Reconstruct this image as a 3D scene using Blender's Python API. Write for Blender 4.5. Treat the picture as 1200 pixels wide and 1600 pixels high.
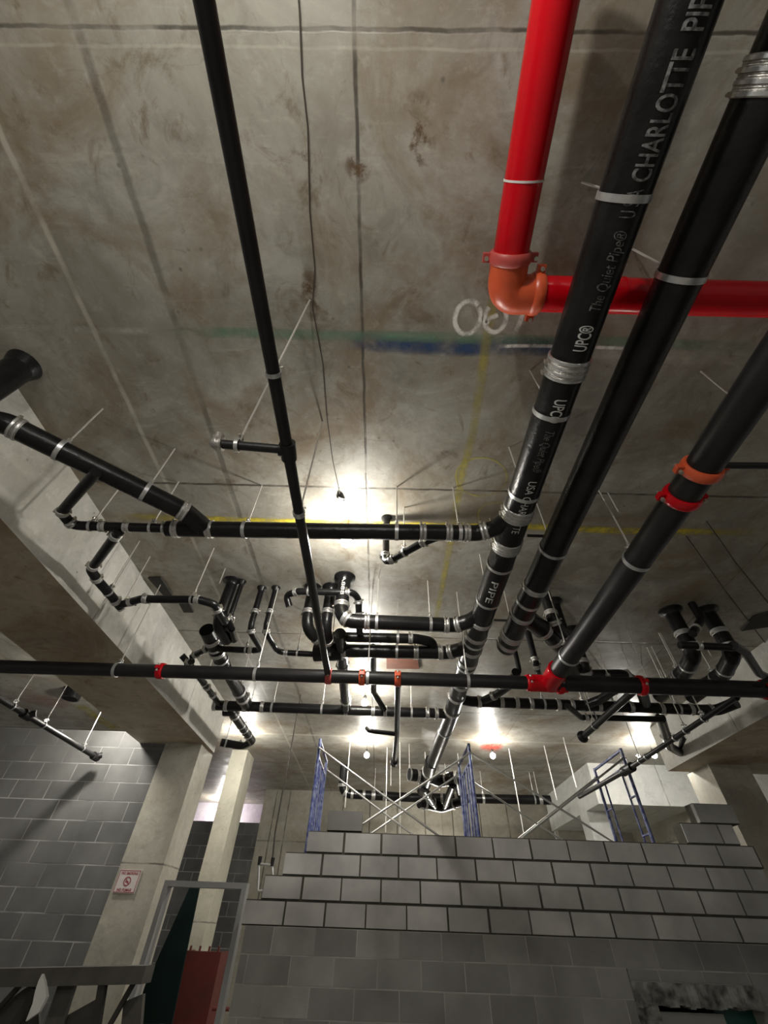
import bpy, bmesh, math, random
from mathutils import Vector, Matrix
random.seed(7)
S = bpy.context.scene
for o in list(bpy.data.objects): bpy.data.objects.remove(o)
C = S.collection
V = Vector
# ------------------------------------------------------------------ camera
EYE = 1.6                      # lens height above the floor (m); heights below named "h" are above the lens
FPX = 633.7; PITCH, ROLL, YAW = 0.80452, 0.03759, -0.017897
cp, sp, cr, sr, cy, sy = [f(a) for a in (PITCH, ROLL, YAW) for f in (math.cos, math.sin)]
_f = V((sy*cp, cy*cp, sp)); _r0 = V((cy, -sy, 0)); _u0 = _r0.cross(_f)
_r = cr*_r0 + sr*_u0; _u = -sr*_r0 + cr*_u0
cam_data = bpy.data.cameras.new('camera'); cam = bpy.data.objects.new('camera', cam_data); C.objects.link(cam)
cam_data.sensor_fit = 'HORIZONTAL'; cam_data.sensor_width = 36; cam_data.lens = 36*FPX/1200
cam_data.clip_start = 0.02; cam_data.clip_end = 100
m = Matrix.Identity(4)
for i in range(3): m[i][0] = _r[i]; m[i][1] = _u[i]; m[i][2] = -_f[i]
m.translation = V((0, 0, EYE)); cam.matrix_world = m
S.camera = cam
# ------------------------------------------------------------------ world and exposure
w = bpy.data.worlds.new('world'); S.world = w; w.use_nodes = True
w.node_tree.nodes['Background'].inputs[0].default_value = (1, 0.97, 0.9, 1)
w.node_tree.nodes['Background'].inputs[1].default_value = 0.033
S.view_settings.view_transform = 'Standard'; S.view_settings.look = 'None'
S.view_settings.gamma = 1; S.view_settings.use_curve_mapping = False
S.view_settings.exposure = 2.17
BULB = 195.0                   # bulb emission
H = 2.56                       # ceiling height above the lens
ZC = 2.05                      # drain pipe centre height above the lens
ZF = 1.60                      # fire main centre height above the lens

# ------------------------------------------------------------------ measuring helpers (photo position -> point on a real plane)
def ray(px, py): return _r*((px-600)/FPX) + _u*(-(py-800)/FPX) + _f
def at(px, py, h=ZC):
    d = ray(px, py); p = d*(h/d.z); return V((p.x, p.y, h+EYE))
def aty(px, py, Y):
    d = ray(px, py); p = d*(Y/d.y); return V((p.x, p.y, p.z+EYE))
def atx(px, py, X):
    d = ray(px, py); p = d*(X/d.x); return V((p.x, p.y, p.z+EYE))
def proj(P):
    q = P - V((0, 0, EYE)); z = q.dot(_f)
    return (600+FPX*q.dot(_r)/z, 800-FPX*q.dot(_u)/z) if z > 0.02 else (1e5, 1e5)

# ------------------------------------------------------------------ materials
def mat(name, col, rough=0.6, metal=0.0, spec=0.5, noise=None, bump=None, coat=0):
    mt = bpy.data.materials.new(name); mt.use_nodes = True; nt = mt.node_tree; b = nt.nodes['Principled BSDF']
    b.inputs['Base Color'].default_value = (*col, 1); b.inputs['Roughness'].default_value = rough
    b.inputs['Metallic'].default_value = metal; b.inputs['Specular IOR Level'].default_value = spec
    b.inputs['Coat Weight'].default_value = coat
    tc = nt.nodes.new('ShaderNodeTexCoord')
    if noise:                   # (scale, second colour, amount)
        n = nt.nodes.new('ShaderNodeTexNoise'); n.inputs['Scale'].default_value = noise[0]; n.inputs['Detail'].default_value = 6
        nt.links.new(tc.outputs['Object'], n.inputs['Vector'])
        r = nt.nodes.new('ShaderNodeValToRGB'); r.color_ramp.elements[0].position = 0.5-noise[2]/2; r.color_ramp.elements[1].position = 0.5+noise[2]/2
        r.color_ramp.elements[0].color = (*col, 1); r.color_ramp.elements[1].color = (*noise[1], 1)
        nt.links.new(n.outputs['Fac'], r.inputs[0]); nt.links.new(r.outputs[0], b.inputs['Base Color'])
    if bump:
        n = nt.nodes.new('ShaderNodeTexNoise'); n.inputs['Scale'].default_value = bump[0]; n.inputs['Detail'].default_value = 5
        nt.links.new(tc.outputs['Object'], n.inputs['Vector'])
        k = nt.nodes.new('ShaderNodeBump'); k.inputs['Strength'].default_value = bump[1]; k.inputs['Distance'].default_value = 0.01
        nt.links.new(n.outputs['Fac'], k.inputs['Height']); nt.links.new(k.outputs[0], b.inputs['Normal'])
    return mt

def concrete(name, base, dark, brown, rough=0.55, seams=None, seam_w=0.006, vlines=None, stain=0.5, bumpk=0.25):
    """formed concrete: cloudy grey, brown stains, thin pour joints at fixed x / y places (world metres)"""
    mt = bpy.data.materials.new(name); mt.use_nodes = True; nt = mt.node_tree; N = nt.nodes; L = nt.links
    b = N['Principled BSDF']; b.inputs['Roughness'].default_value = rough
    g = N.new('ShaderNodeNewGeometry'); pos = g.outputs['Position']
    def noise(sc, det=6, rgh=0.6, vec=None, dist=0):
        n = N.new('ShaderNodeTexNoise'); n.inputs['Scale'].default_value = sc; n.inputs['Detail'].default_value = det
        n.inputs['Roughness'].default_value = rgh; n.inputs['Distortion'].default_value = dist
        L.new(vec or pos, n.inputs['Vector']); return n.outputs['Fac']
    def ramp(x, a, c, ca=0.0, cb=1.0):
        r = N.new('ShaderNodeMapRange'); r.inputs[1].default_value = a; r.inputs[2].default_value = c
        r.inputs[3].default_value = ca; r.inputs[4].default_value = cb; L.new(x, r.inputs[0]); return r.outputs[0]
    def mix(f, a, c):
        x = N.new('ShaderNodeMix'); x.data_type = 'RGBA'
        if isinstance(f, float): x.inputs[0].default_value = f
        else: L.new(f, x.inputs[0])
        for s, v in ((6, a), (7, c)):
            if isinstance(v, tuple): x.inputs[s].default_value = (*v, 1)
            else: L.new(v, x.inputs[s])
        return x.outputs[2]
    def mth(op, a, c=None):
        x = N.new('ShaderNodeMath'); x.operation = op
        for i, v in enumerate((a, c)):
            if v is None: continue
            if isinstance(v, (int, float)): x.inputs[i].default_value = v
            else: L.new(v, x.inputs[i])
        return x.outputs[0]
    col = mix(ramp(noise(1.3, 10, 0.68, dist=0.6), 0.38, 0.62), base, dark)
    col = mix(ramp(noise(4.5, 9, 0.72, dist=0.8), 0.5, 0.75, 0, 0.6), col, tuple(v*0.6 for v in dark))
    mq = N.new('ShaderNodeMapping'); mq.inputs['Scale'].default_value = (1.2, 7, 2); mq.inputs['Rotation'].default_value = (0, 0, 0.1); L.new(pos, mq.inputs[0])
    col = mix(ramp(noise(2.2, 9, 0.7, mq.outputs[0], 0.5), 0.58, 0.75, 0, 0.45), col, tuple(min(1, v*1.35) for v in base))
    col = mix(ramp(noise(3.1, 9, 0.7, mq.outputs[0], 0.9), 0.62, 0.72, 0, 0.5), col, tuple(v*0.55 for v in dark))
    col = mix(mth('MULTIPLY', ramp(noise(0.9, 9, 0.68, dist=1.2), 0.48, 0.66, 0, 0.9), stain), col, brown)
    col = mix(mth('MULTIPLY', ramp(noise(2.6, 9, 0.7, dist=2.0), 0.56, 0.68, 0, 0.75), stain), col, tuple(v*0.75 for v in brown))
    # streaks drawn out along y by the forms
    mp = N.new('ShaderNodeMapping'); mp.inputs['Scale'].default_value = (5, 0.5, 1.5); L.new(pos, mp.inputs[0])
    col = mix(ramp(noise(1.6, 8, 0.65, mp.outputs[0]), 0.55, 0.8, 0, 0.35), col, dark)
    col = mix(ramp(noise(14, 8, 0.7), 0.55, 0.8, 0, 0.35), col, tuple(min(1, v*1.5) for v in base))
    v = N.new('ShaderNodeTexVoronoi'); v.inputs['Scale'].default_value = 7; L.new(pos, v.inputs['Vector'])
    spots = mth('MULTIPLY', ramp(v.outputs['Distance'], 0.04, 0.1, 1, 0), ramp(noise(2.1, 2), 0.48, 0.58))
    col = mix(mth('MULTIPLY', spots, 0.6), col, tuple(x*0.3 for x in dark))
    hgt = noise(9, 8, 0.6)
    if seams:
        sx = N.new('ShaderNodeSeparateXYZ'); L.new(pos, sx.inputs[0])
        wob = mth('MULTIPLY', mth('SUBTRACT', noise(6, 3), 0.5), 0.02)
        for ax, val, wd, tone, alpha in seams:
            d = mth('ABSOLUTE', mth('SUBTRACT', mth('ADD', sx.outputs[ax], wob), val))
            f = mth('MULTIPLY', ramp(d, wd*0.4, wd, 1, 0), mth('MULTIPLY', ramp(noise(3.5, 5), 0.38, 0.52, 0.35, 1), alpha))
            col = mix(f, col, tone)
            if tone[0] < 0.1: hgt = mth('SUBTRACT', hgt, mth('MULTIPLY', f, 1.2))
    L.new(col, b.inputs['Base Color'])
    L.new(ramp(noise(4, 6), 0.3, 0.7, rough-0.12, rough+0.15), b.inputs['Roughness'])
    k = N.new('ShaderNodeBump'); k.inputs['Strength'].default_value = bumpk; k.inputs['Distance'].default_value = 0.012
    L.new(hgt, k.inputs['Height']); L.new(k.outputs[0], b.inputs['Normal'])
    return mt

M = {}
DK = (0.035, 0.03, 0.022)
M['ceiling'] = concrete('ceiling_concrete', (0.38, 0.365, 0.32), (0.23, 0.212, 0.175), (0.19, 0.14, 0.085), 0.46, stain=1.0, seams=[
    (0, -0.19, 0.012, DK, 0.85), (0, -1.34, 0.028, DK, 0.45), (0, -1.87, 0.022, (0.5, 0.47, 0.4), 0.75), (0, 1.02, 0.008, DK, 0.5), (0, 2.24, 0.008, DK, 0.5), (0, 3.46, 0.012, DK, 0.5),
    (1, -0.27, 0.009, DK, 0.8), (1, -0.22, 0.007, (0.5, 0.47, 0.4), 0.35), (1, 2.19, 0.014, DK, 0.85), (1, 4.60, 0.016, DK, 0.7), (1, 7.0, 0.018, DK, 0.6), (1, 8.35, 0.05, (0.5, 0.47, 0.4), 0.6), (1, 10.2, 0.02, DK, 0.6)])
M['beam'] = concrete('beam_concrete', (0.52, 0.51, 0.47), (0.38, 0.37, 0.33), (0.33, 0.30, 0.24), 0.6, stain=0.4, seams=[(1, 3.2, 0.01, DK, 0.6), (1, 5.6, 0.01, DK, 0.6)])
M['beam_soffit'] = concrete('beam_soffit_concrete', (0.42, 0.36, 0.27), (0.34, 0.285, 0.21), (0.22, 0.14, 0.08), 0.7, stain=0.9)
M['column'] = concrete('column_concrete', (0.42, 0.40, 0.34), (0.33, 0.31, 0.26), (0.30, 0.27, 0.20), 0.65, stain=0.5, seams=[(2, 2.12, 0.012, DK, 0.7)])
M['pale'] = concrete('pale_column_concrete', (0.52, 0.50, 0.41), (0.45, 0.43, 0.35), (0.36, 0.34, 0.26), 0.6, stain=0.3, seams=[(2, 1.65, 0.012, DK, 0.6)])
M['far'] = concrete('far_wall_concrete', (0.34, 0.32, 0.26), (0.25, 0.235, 0.19), (0.22, 0.18, 0.12), 0.7, stain=0.5,
    seams=[(0, x, 0.02, DK, 0.8) for x in [-2.75, -2.4, -1.7, -1.0, -0.3, 0.4, 1.1, 1.8, 2.5, 3.2]] + [(2, 3.1, 0.02, DK, 0.5)])
M['white'] = concrete('white_concrete', (0.66, 0.66, 0.62), (0.55, 0.56, 0.55), (0.38, 0.37, 0.32), 0.6, stain=0.2, seams=[(0, 4.9, 0.015, DK, 0.5), (0, 5.6, 0.015, DK, 0.5)])
M['purple'] = concrete('purple_wall', (0.50, 0.46, 0.50), (0.42, 0.36, 0.46), (0.34, 0.26, 0.38), 0.6, stain=0.6)
M['floor'] = concrete('floor_concrete', (0.40, 0.39, 0.36), (0.32, 0.31, 0.28), (0.16, 0.14, 0.11), 0.8)
M['iron'] = mat('black_cast_iron', (0.004, 0.004, 0.0045), 0.3, 0.0, 0.3, noise=(9, (0.010, 0.010, 0.010), 0.4), bump=(45, 0.25))
M['firepipe'] = mat('black_steel_pipe', (0.007, 0.007, 0.008), 0.4, 0.0, 0.35, noise=(7, (0.018, 0.017, 0.017), 0.5), bump=(40, 0.08))
M['redpaint'] = mat('red_enamel_pipe', (0.52, 0.002, 0.008), 0.22, 0, 0.35, noise=(4, (0.46, 0.002, 0.008), 0.5))
M['orange'] = mat('orange_red_casting', (0.62, 0.10, 0.035), 0.35, 0, 0.5, noise=(20, (0.55, 0.075, 0.025), 0.4))
M['pinkred'] = mat('faded_red_casting', (0.46, 0.07, 0.06), 0.45, 0, 0.5)
M['galv'] = mat('galvanised_steel', (0.62, 0.63, 0.63), 0.35, 0.75, 0.5, noise=(40, (0.5, 0.5, 0.5), 0.4))
M['stainless'] = mat('stainless_coupling', (0.60, 0.58, 0.55), 0.3, 0.8, 0.5, noise=(60, (0.4, 0.39, 0.37), 0.3), bump=(90, 0.5))
M['rod'] = mat('zinc_threaded_rod', (0.66, 0.64, 0.60), 0.4, 0.6, 0.5)
M['bolt'] = mat('zinc_bolt', (0.55, 0.52, 0.45), 0.3, 0.8)
M['letter'] = mat('white_stencil_ink', (0.62, 0.62, 0.6), 0.6, 0)
M['letter_dim'] = mat('worn_grey_stencil_ink', (0.20, 0.205, 0.205), 0.6, 0, noise=(60, (0.05, 0.05, 0.05), 0.2))
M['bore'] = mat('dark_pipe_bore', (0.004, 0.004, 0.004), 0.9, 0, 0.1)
M['blue'] = mat('blue_scaffold_paint', (0.02, 0.035, 0.16), 0.4, 0.1, noise=(14, (0.16, 0.18, 0.30), 0.25))
M['brace'] = mat('galvanised_brace', (0.5, 0.5, 0.48), 0.4, 0.7)
M['frame'] = mat('grey_primed_door_frame', (0.24, 0.24, 0.24), 0.6, 0)
M['tarp'] = mat('dark_green_sheet', (0.003, 0.010, 0.009), 0.8, 0, 0.1)
M['red_steel'] = mat('red_oxide_steel', (0.12, 0.009, 0.006), 0.55, 0, noise=(6, (0.07, 0.01, 0.006), 0.5))
M['wood'] = mat('weathered_board', (0.075, 0.07, 0.06), 0.8, 0, noise=(8, (0.04, 0.037, 0.03), 0.5))
M['darkwood'] = mat('dark_board', (0.015, 0.013, 0.010), 0.8, 0, noise=(8, (0.03, 0.026, 0.02), 0.5))
M['plywood'] = mat('brown_plywood', (0.16, 0.05, 0.02), 0.7, 0, noise=(8, (0.10, 0.03, 0.015), 0.5))
M['rag'] = mat('white_plastic_sheet', (0.55, 0.55, 0.53), 0.5, 0)
M['rubble'] = mat('rough_stone_lintel', (0.03, 0.03, 0.028), 0.9, 0, noise=(11, (0.24, 0.24, 0.22), 0.35), bump=(14, 1.0))
M['teal'] = mat('teal_plastic', (0.01, 0.07, 0.055), 0.4, 0)
M['grey_panel'] = mat('grey_panel', (0.3, 0.3, 0.28), 0.6, 0)
M['sign'] = mat('white_sign_board', (0.6, 0.55, 0.53), 0.4, 0)
M['sign_red'] = mat('sign_red_ink', (0.30, 0.05, 0.06), 0.5, 0)
M['socket'] = mat('black_lamp_socket', (0.02, 0.02, 0.02), 0.5, 0)
M['cable'] = mat('brown_cable', (0.05, 0.04, 0.03), 0.6, 0)
e = bpy.data.materials.new('lit_bulb_glass'); e.use_nodes = True; eb = e.node_tree.nodes['Principled BSDF']
eb.inputs['Base Color'].default_value = (1, 1, 1, 1); eb.inputs['Emission Color'].default_value = (1, 0.96, 0.88, 1); eb.inputs['Emission Strength'].default_value = BULB
M['bulb'] = e
e = e.copy(); e.name = 'lit_flood_bulb_glass'; e.node_tree.nodes['Principled BSDF'].inputs['Emission Strength'].default_value = BULB*1.05; M['flood'] = e
e = e.copy(); e.name = 'lit_fill_bulb_glass'; e.node_tree.nodes['Principled BSDF'].inputs['Emission Strength'].default_value = BULB*0.4; M['dim'] = e

def block_mat(name, a, c, rough=0.85):
    mt = bpy.data.materials.new(name); mt.use_nodes = True; nt = mt.node_tree; N = nt.nodes; L = nt.links; b = N['Principled BSDF']
    at_ = N.new('ShaderNodeAttribute'); at_.attribute_name = 'tone'
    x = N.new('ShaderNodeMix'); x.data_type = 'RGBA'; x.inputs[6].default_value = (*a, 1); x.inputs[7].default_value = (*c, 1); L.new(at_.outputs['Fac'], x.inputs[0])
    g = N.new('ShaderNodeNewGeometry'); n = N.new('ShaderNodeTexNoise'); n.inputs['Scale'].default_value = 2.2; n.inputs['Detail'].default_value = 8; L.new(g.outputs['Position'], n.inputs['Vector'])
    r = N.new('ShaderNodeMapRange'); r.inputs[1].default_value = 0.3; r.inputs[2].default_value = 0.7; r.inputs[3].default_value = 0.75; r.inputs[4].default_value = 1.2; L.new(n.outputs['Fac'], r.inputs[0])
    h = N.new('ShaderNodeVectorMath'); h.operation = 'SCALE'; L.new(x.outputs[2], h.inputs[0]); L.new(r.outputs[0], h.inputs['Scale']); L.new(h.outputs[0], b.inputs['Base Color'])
    n2 = N.new('ShaderNodeTexNoise'); n2.inputs['Scale'].default_value = 120; L.new(g.outputs['Position'], n2.inputs['Vector'])
    k = N.new('ShaderNodeBump'); k.inputs['Strength'].default_value = 0.4; k.inputs['Distance'].default_value = 0.003; L.new(n2.outputs['Fac'], k.inputs['Height']); L.new(k.outputs[0], b.inputs['Normal'])
    b.inputs['Roughness'].default_value = rough; b.inputs['Specular IOR Level'].default_value = 0.25
    return mt
M['block'] = block_mat('grey_block', (0.15, 0.147, 0.14), (0.47, 0.46, 0.445))
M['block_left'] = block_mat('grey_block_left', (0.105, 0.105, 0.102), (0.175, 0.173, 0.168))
M['mortar_dark'] = mat('dark_mortar', (0.06, 0.056, 0.046), 0.95, 0, 0.2, noise=(12, (0.09, 0.085, 0.07), 0.4))
M['mortar'] = mat('pale_mortar', (0.42, 0.41, 0.40), 0.95, 0, 0.2, noise=(1.6, (0.17, 0.17, 0.165), 0.2))
M['mortar_mid'] = mat('mid_mortar', (0.20, 0.20, 0.18), 0.95, 0, 0.2, noise=(2.5, (0.33, 0.33, 0.3), 0.3))

def spray(name, col, dens=1.0, sc=5):
    """spray paint: soft edges across the stroke, broken by the concrete's texture"""
    mt = bpy.data.materials.new(name); mt.use_nodes = True; nt = mt.node_tree; N = nt.nodes; L = nt.links; b = N['Principled BSDF']
    b.inputs['Base Color'].default_value = (*col, 1); b.inputs['Roughness'].default_value = 0.7
    uv = N.new('ShaderNodeUVMap'); sx = N.new('ShaderNodeSeparateXYZ'); L.new(uv.outputs[0], sx.inputs[0])
    def mth(op, a, c):
        x = N.new('ShaderNodeMath'); x.operation = op
        for i, v in enumerate((a, c)):
            if isinstance(v, (int, float)): x.inputs[i].default_value = v
            else: L.new(v, x.inputs[i])
        return x.outputs[0]
    d = mth('MULTIPLY', mth('MULTIPLY', sx.outputs[1], mth('SUBTRACT', 1.0, sx.outputs[1])), 4.0)
    g = N.new('ShaderNodeNewGeometry'); n = N.new('ShaderNodeTexNoise'); n.inputs['Scale'].default_value = sc; n.inputs['Detail'].default_value = 9; n.inputs['Roughness'].default_value = 0.7
    L.new(g.outputs['Position'], n.inputs['Vector'])
    r = N.new('ShaderNodeMapRange'); r.inputs[1].default_value = 0.5 if 'stain' in name else 0.3; r.inputs[2].default_value = 0.6; L.new(n.outputs['Fac'], r.inputs[0])
    end = mth('MINIMUM', mth('MULTIPLY', mth('MINIMUM', sx.outputs[0], mth('SUBTRACT', 1.0, sx.outputs[0])), 9.0), 1.0)
    a = mth('MULTIPLY', mth('MULTIPLY', mth('MULTIPLY', mth('POWER', d, 0.8), r.outputs[0]), dens), end)
    L.new(a, b.inputs['Alpha'])
    return mt
M['sp_yellow'] = spray('yellow_spray', (0.62, 0.50, 0.04), 1.1)
M['sp_yellow_dim'] = spray('faint_yellow_spray', (0.48, 0.41, 0.09), 0.65)
M['sp_blue'] = spray('blue_spray', (0.02, 0.06, 0.16), 0.85)
M['sp_green'] = spray('green_chalk', (0.16, 0.30, 0.20), 0.6)
M['sp_white'] = spray('white_chalk', (0.75, 0.75, 0.70), 1.3, 12)
M['sp_white_dim'] = spray('faint_white_chalk', (0.5, 0.49, 0.44), 0.6, 6)
M['sp_red'] = spray('red_spray', (0.60, 0.05, 0.03), 0.75, 3)
M['sp_pink'] = spray('pink_spray', (0.42, 0.22, 0.18), 0.6, 3)
M['sp_rust'] = spray('rust_stain', (0.14, 0.075, 0.03), 0.75, 9)
M['sp_dark'] = spray('dark_crack', (0.05, 0.04, 0.03), 0.8, 6)
M['sp_pale'] = spray('pale_stain', (0.55, 0.53, 0.42), 0.6, 3)

# ------------------------------------------------------------------ object helpers
ROOT = {}
def worldloc(o):
    p = V((0, 0, 0))
    while o is not None: p = p + o.location; o = o.parent
    return p
def obj(name, bm, mats, parent=None, smooth=True, label=None, origin=None):
    me = bpy.data.meshes.new(name)
    if parent is not None: off = worldloc(parent)
    elif origin is not None: off = V(origin)
    else:
        vs = [v.co for v in bm.verts]; off = sum(vs, V((0, 0, 0)))/max(1, len(vs)); off = V(off)
    bmesh.ops.translate(bm, verts=bm.verts, vec=-off)
    bm.normal_update(); bm.to_mesh(me); bm.free()
    for mm in (mats if isinstance(mats, (list, tuple)) else [mats]): me.materials.append(mm)
    if smooth:
        for p in me.polygons: p.use_smooth = True
        try: me.set_sharp_from_angle(angle=math.radians(40))
        except Exception: pass
    o = bpy.data.objects.new(name, me); C.objects.link(o)
    if parent is not None: o.parent = parent
    else: o.location = off
    if label: o['label'] = label
    return o
def tag(o, label, cat, group=None):
    o['label'] = label; o['category'] = cat
    if group: o['group'] = group
    return o
def thing(name, label, cat, loc, group=None):
    o = bpy.data.objects.new(name, None); C.objects.link(o); o.location = V(loc); o.empty_display_size = 0.05
    return tag(o, label, cat, group)
def struct(name, bm, mats, smooth=False, parent=None):
    o = obj(name, bm, mats, parent, smooth=smooth)
    if parent is None: o['kind'] = 'structure'
    return o
def frame(d):
    d = d.normalized(); a = V((0, 0, 1)) if abs(d.z) < 0.9 else V((0, 1, 0))
    x = d.cross(a).normalized(); return x, x.cross(d).normalized()
def box(bm, a, c, mi=0):
    a, c = V(a), V(c); vs = [bm.verts.new((x, y, z)) for z in (a.z, c.z) for y in (a.y, c.y) for x in (a.x, c.x)]
    for q in ((0, 2, 3, 1), (4, 5, 7, 6), (0, 1, 5, 4), (2, 6, 7, 3), (0, 4, 6, 2), (1, 3, 7, 5)):
        f = bm.faces.new([vs[i] for i in q]); f.material_index = mi
def obox(bm, c, ax, ay, az):
    vs = [bm.verts.new(c + ax*i + ay*j + az*k) for k in (-1, 1) for j in (-1, 1) for i in (-1, 1)]
    fs = [bm.faces.new([vs[i] for i in q]) for q in ((0, 2, 3, 1), (4, 5, 7, 6), (0, 1, 5, 4), (2, 6, 7, 3), (0, 4, 6, 2), (1, 3, 7, 5))]
    bmesh.ops.recalc_face_normals(bm, faces=fs)
def prism(bm, pts, a, c, axis=2):
    """polygon pts (2-D) pulled along axis from a to c"""
    def P(p, t): q = list(p); q.insert(axis, t); return V(q)
    A = [bm.verts.new(P(p, a)) for p in pts]; B = [bm.verts.new(P(p, c)) for p in pts]; n = len(pts)
    fs = [bm.faces.new(A), bm.faces.new(B[::-1])] + [bm.faces.new((A[i], B[i], B[(i+1) % n], A[(i+1) % n])) for i in range(n)]
    bmesh.ops.recalc_face_normals(bm, faces=fs)
def sweep(bm, pts, r, seg=20, caps=True, rs=None):
    rings = []; n = len(pts)
    t0 = (pts[1]-pts[0]).normalized(); x, y = frame(t0)
    for i, p in enumerate(pts):
        if i == 0: t = t0
        elif i == n-1: t = (pts[-1]-pts[-2]).normalized()
        else: t = ((pts[i]-pts[i-1]).normalized() + (pts[i+1]-pts[i]).normalized()).normalized()
        x = (x - t*x.dot(t)).normalized(); y = t.cross(x)
        rr = rs[i] if rs else r
        rings.append([bm.verts.new(p + (x*math.cos(a) + y*math.sin(a))*rr) for a in [2*math.pi*k/seg for k in range(seg)]])
    fs = []
    for A, B in zip(rings, rings[1:]):
        for k in range(seg): fs.append(bm.faces.new((A[k], A[(k+1) % seg], B[(k+1) % seg], B[k])))
    if caps: fs.append(bm.faces.new(rings[0][::-1])); fs.append(bm.faces.new(rings[-1]))
    bmesh.ops.recalc_face_normals(bm, faces=fs)
def lathe(bm, p, d, prof, seg=24, closed=True):
    """profile of (distance along d, radius)"""
    d = d.normalized(); x, y = frame(d)
    rings = [[bm.verts.new(p + d*t + (x*math.cos(a) + y*math.sin(a))*max(r, 1e-4)) for a in [2*math.pi*k/seg for k in range(seg)]] for t, r in prof]
    if closed: rings.append(rings[0])
    fs = []
    for A, B in zip(rings, rings[1:]):
        for k in range(seg): fs.append(bm.faces.new((A[k], A[(k+1) % seg], B[(k+1) % seg], B[k])))
    if not closed: fs.append(bm.faces.new(rings[0][::-1])); fs.append(bm.faces.new(rings[-1]))
    bmesh.ops.recalc_face_normals(bm, faces=fs)
def band(bm, p, d, ri, ro, wd, seg=24):
    lathe(bm, p, d, [(-wd/2, ri), (-wd/2, ro), (wd/2, ro), (wd/2, ri)], seg)
def fillet(pts, R, n=6):
    out = [pts[0]]
    for a, b, c in zip(pts, pts[1:], pts[2:]):
        u = (a-b); v = (c-b); lu, lv = u.length, v.length; u.normalize(); v.normalize()
        ang = u.angle(v)
        if ang > math.radians(176): out.append(b); continue
        t = min(R/math.tan(ang/2), lu*0.48, lv*0.48); p0, p1 = b+u*t, b+v*t
        for k in range(n+1):
            s = k/n; out.append(p0*(1-s)**2 + b*2*s*(1-s) + p1*s*s)
    out.append(pts[-1]); return out
WORDS = 'first second third fourth fifth sixth seventh eighth ninth tenth eleventh twelfth thirteenth fourteenth fifteenth sixteenth seventeenth eighteenth nineteenth twentieth twenty-first twenty-second twenty-third twenty-fourth twenty-fifth twenty-sixth'.split()

def near(run, px, py):
    best = None
    for pts in run['lines']:
        for a, b in zip(pts, pts[1:]):
            n = max(2, int((b-a).length/0.01))
            for i in range(n+1):
                p = a.lerp(b, i/n); q = proj(p); d = (q[0]-px)**2 + (q[1]-py)**2
                if best is None or d < best[0]: best = (d, p, (b-a).normalized())
    return best[1], best[2]

def coupling(root, p, d, r, kind='c', mt=None):
    """c: two-band shielded coupling, h: heavy four-band, b: single thin strap, g: grooved red clamp, w: weld / paint line"""
    bm = bmesh.new()
    if kind in 'ch':
        L = (0.055 if kind == 'c' else 0.10) * (0.7 + r*3.5)
        k = 8 if kind == 'c' else 16; prof = [(-L/2, r*0.98), (-L/2, r*1.05)]
        for i in range(k): prof += [(-L/2 + L*(i+0.25)/k, r*1.05+0.002), (-L/2 + L*(i+0.75)/k, r*1.05)]
        prof += [(L/2, r*1.05), (L/2, r*0.98)]
        lathe(bm, p, d, prof); c = obj('shielded_coupling', bm, M['stainless'], root)
        x, y = frame(d); nb = 2 if kind == 'c' else 4
        for i in range(nb):
            q = p + d*(L*((i+0.5)/nb-0.5)*1.1); bb = bmesh.new(); band(bb, q, d, r*1.05, r*1.05+0.005, 0.011)
            obj('band', bb, M['galv'], c)
            a = 0.6 + 2.5*(i % 2); n = x*math.cos(a) + y*math.sin(a); t = d.cross(n)
            sb = bmesh.new(); obox(sb, q + n*(r*1.05+0.009), d*0.007, t*0.017, n*0.006); lathe(sb, q + n*(r*1.05+0.009) + t*0.02, t, [(-0.005, 0.005), (0.008, 0.005)], 8, False)
            obj('screw', sb, M['bolt'], c)
        return c
    if kind == 'b':
        band(bm, p, d, r*0.99, r+0.006, 0.022 if r < 0.07 else 0.03); return obj('strap', bm, M['galv'], root)
    if kind == 'w':
        band(bm, p, d, r*0.99, r+0.003, 0.008); return obj('seam_ring', bm, M['letter'], root)
    if kind in 'go':
        L = 0.055 if r > 0.05 else 0.045
        lathe(bm, p, d, [(-L/2, r*0.98), (-L/2, r*1.13), (-L/2+0.008, r*1.20), (-0.006, r*1.24), (0.006, r*1.24), (L/2-0.008, r*1.20), (L/2, r*1.13), (L/2, r*0.98)])
        x, y = frame(d)
        for s in (-1, 1):
            n = (x*0.9 + V((0, 0, 1))*0.0).normalized()*s; t = d.cross(n)
            obox(bm, p + n*(r*1.24+0.010), d*L*0.36, t*0.014, n*0.018)
        c = obj('grooved_clamp', bm, mt or M['orange' if kind == 'g' else 'pinkred'], root)
        for s in (-1, 1):
            n = x.normalized()*s; t = d.cross(n); bb = bmesh.new()
            lathe(bb, p + n*(r*1.24+0.014), t, [(-0.034, 0.004), (-0.034, 0.010), (-0.020, 0.010), (-0.020, 0.005), (0.020, 0.005), (0.020, 0.010), (0.034, 0.010), (0.034, 0.004)], 8, False)
            obj('bolt', bb, M['bolt'], c)
        return c

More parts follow.
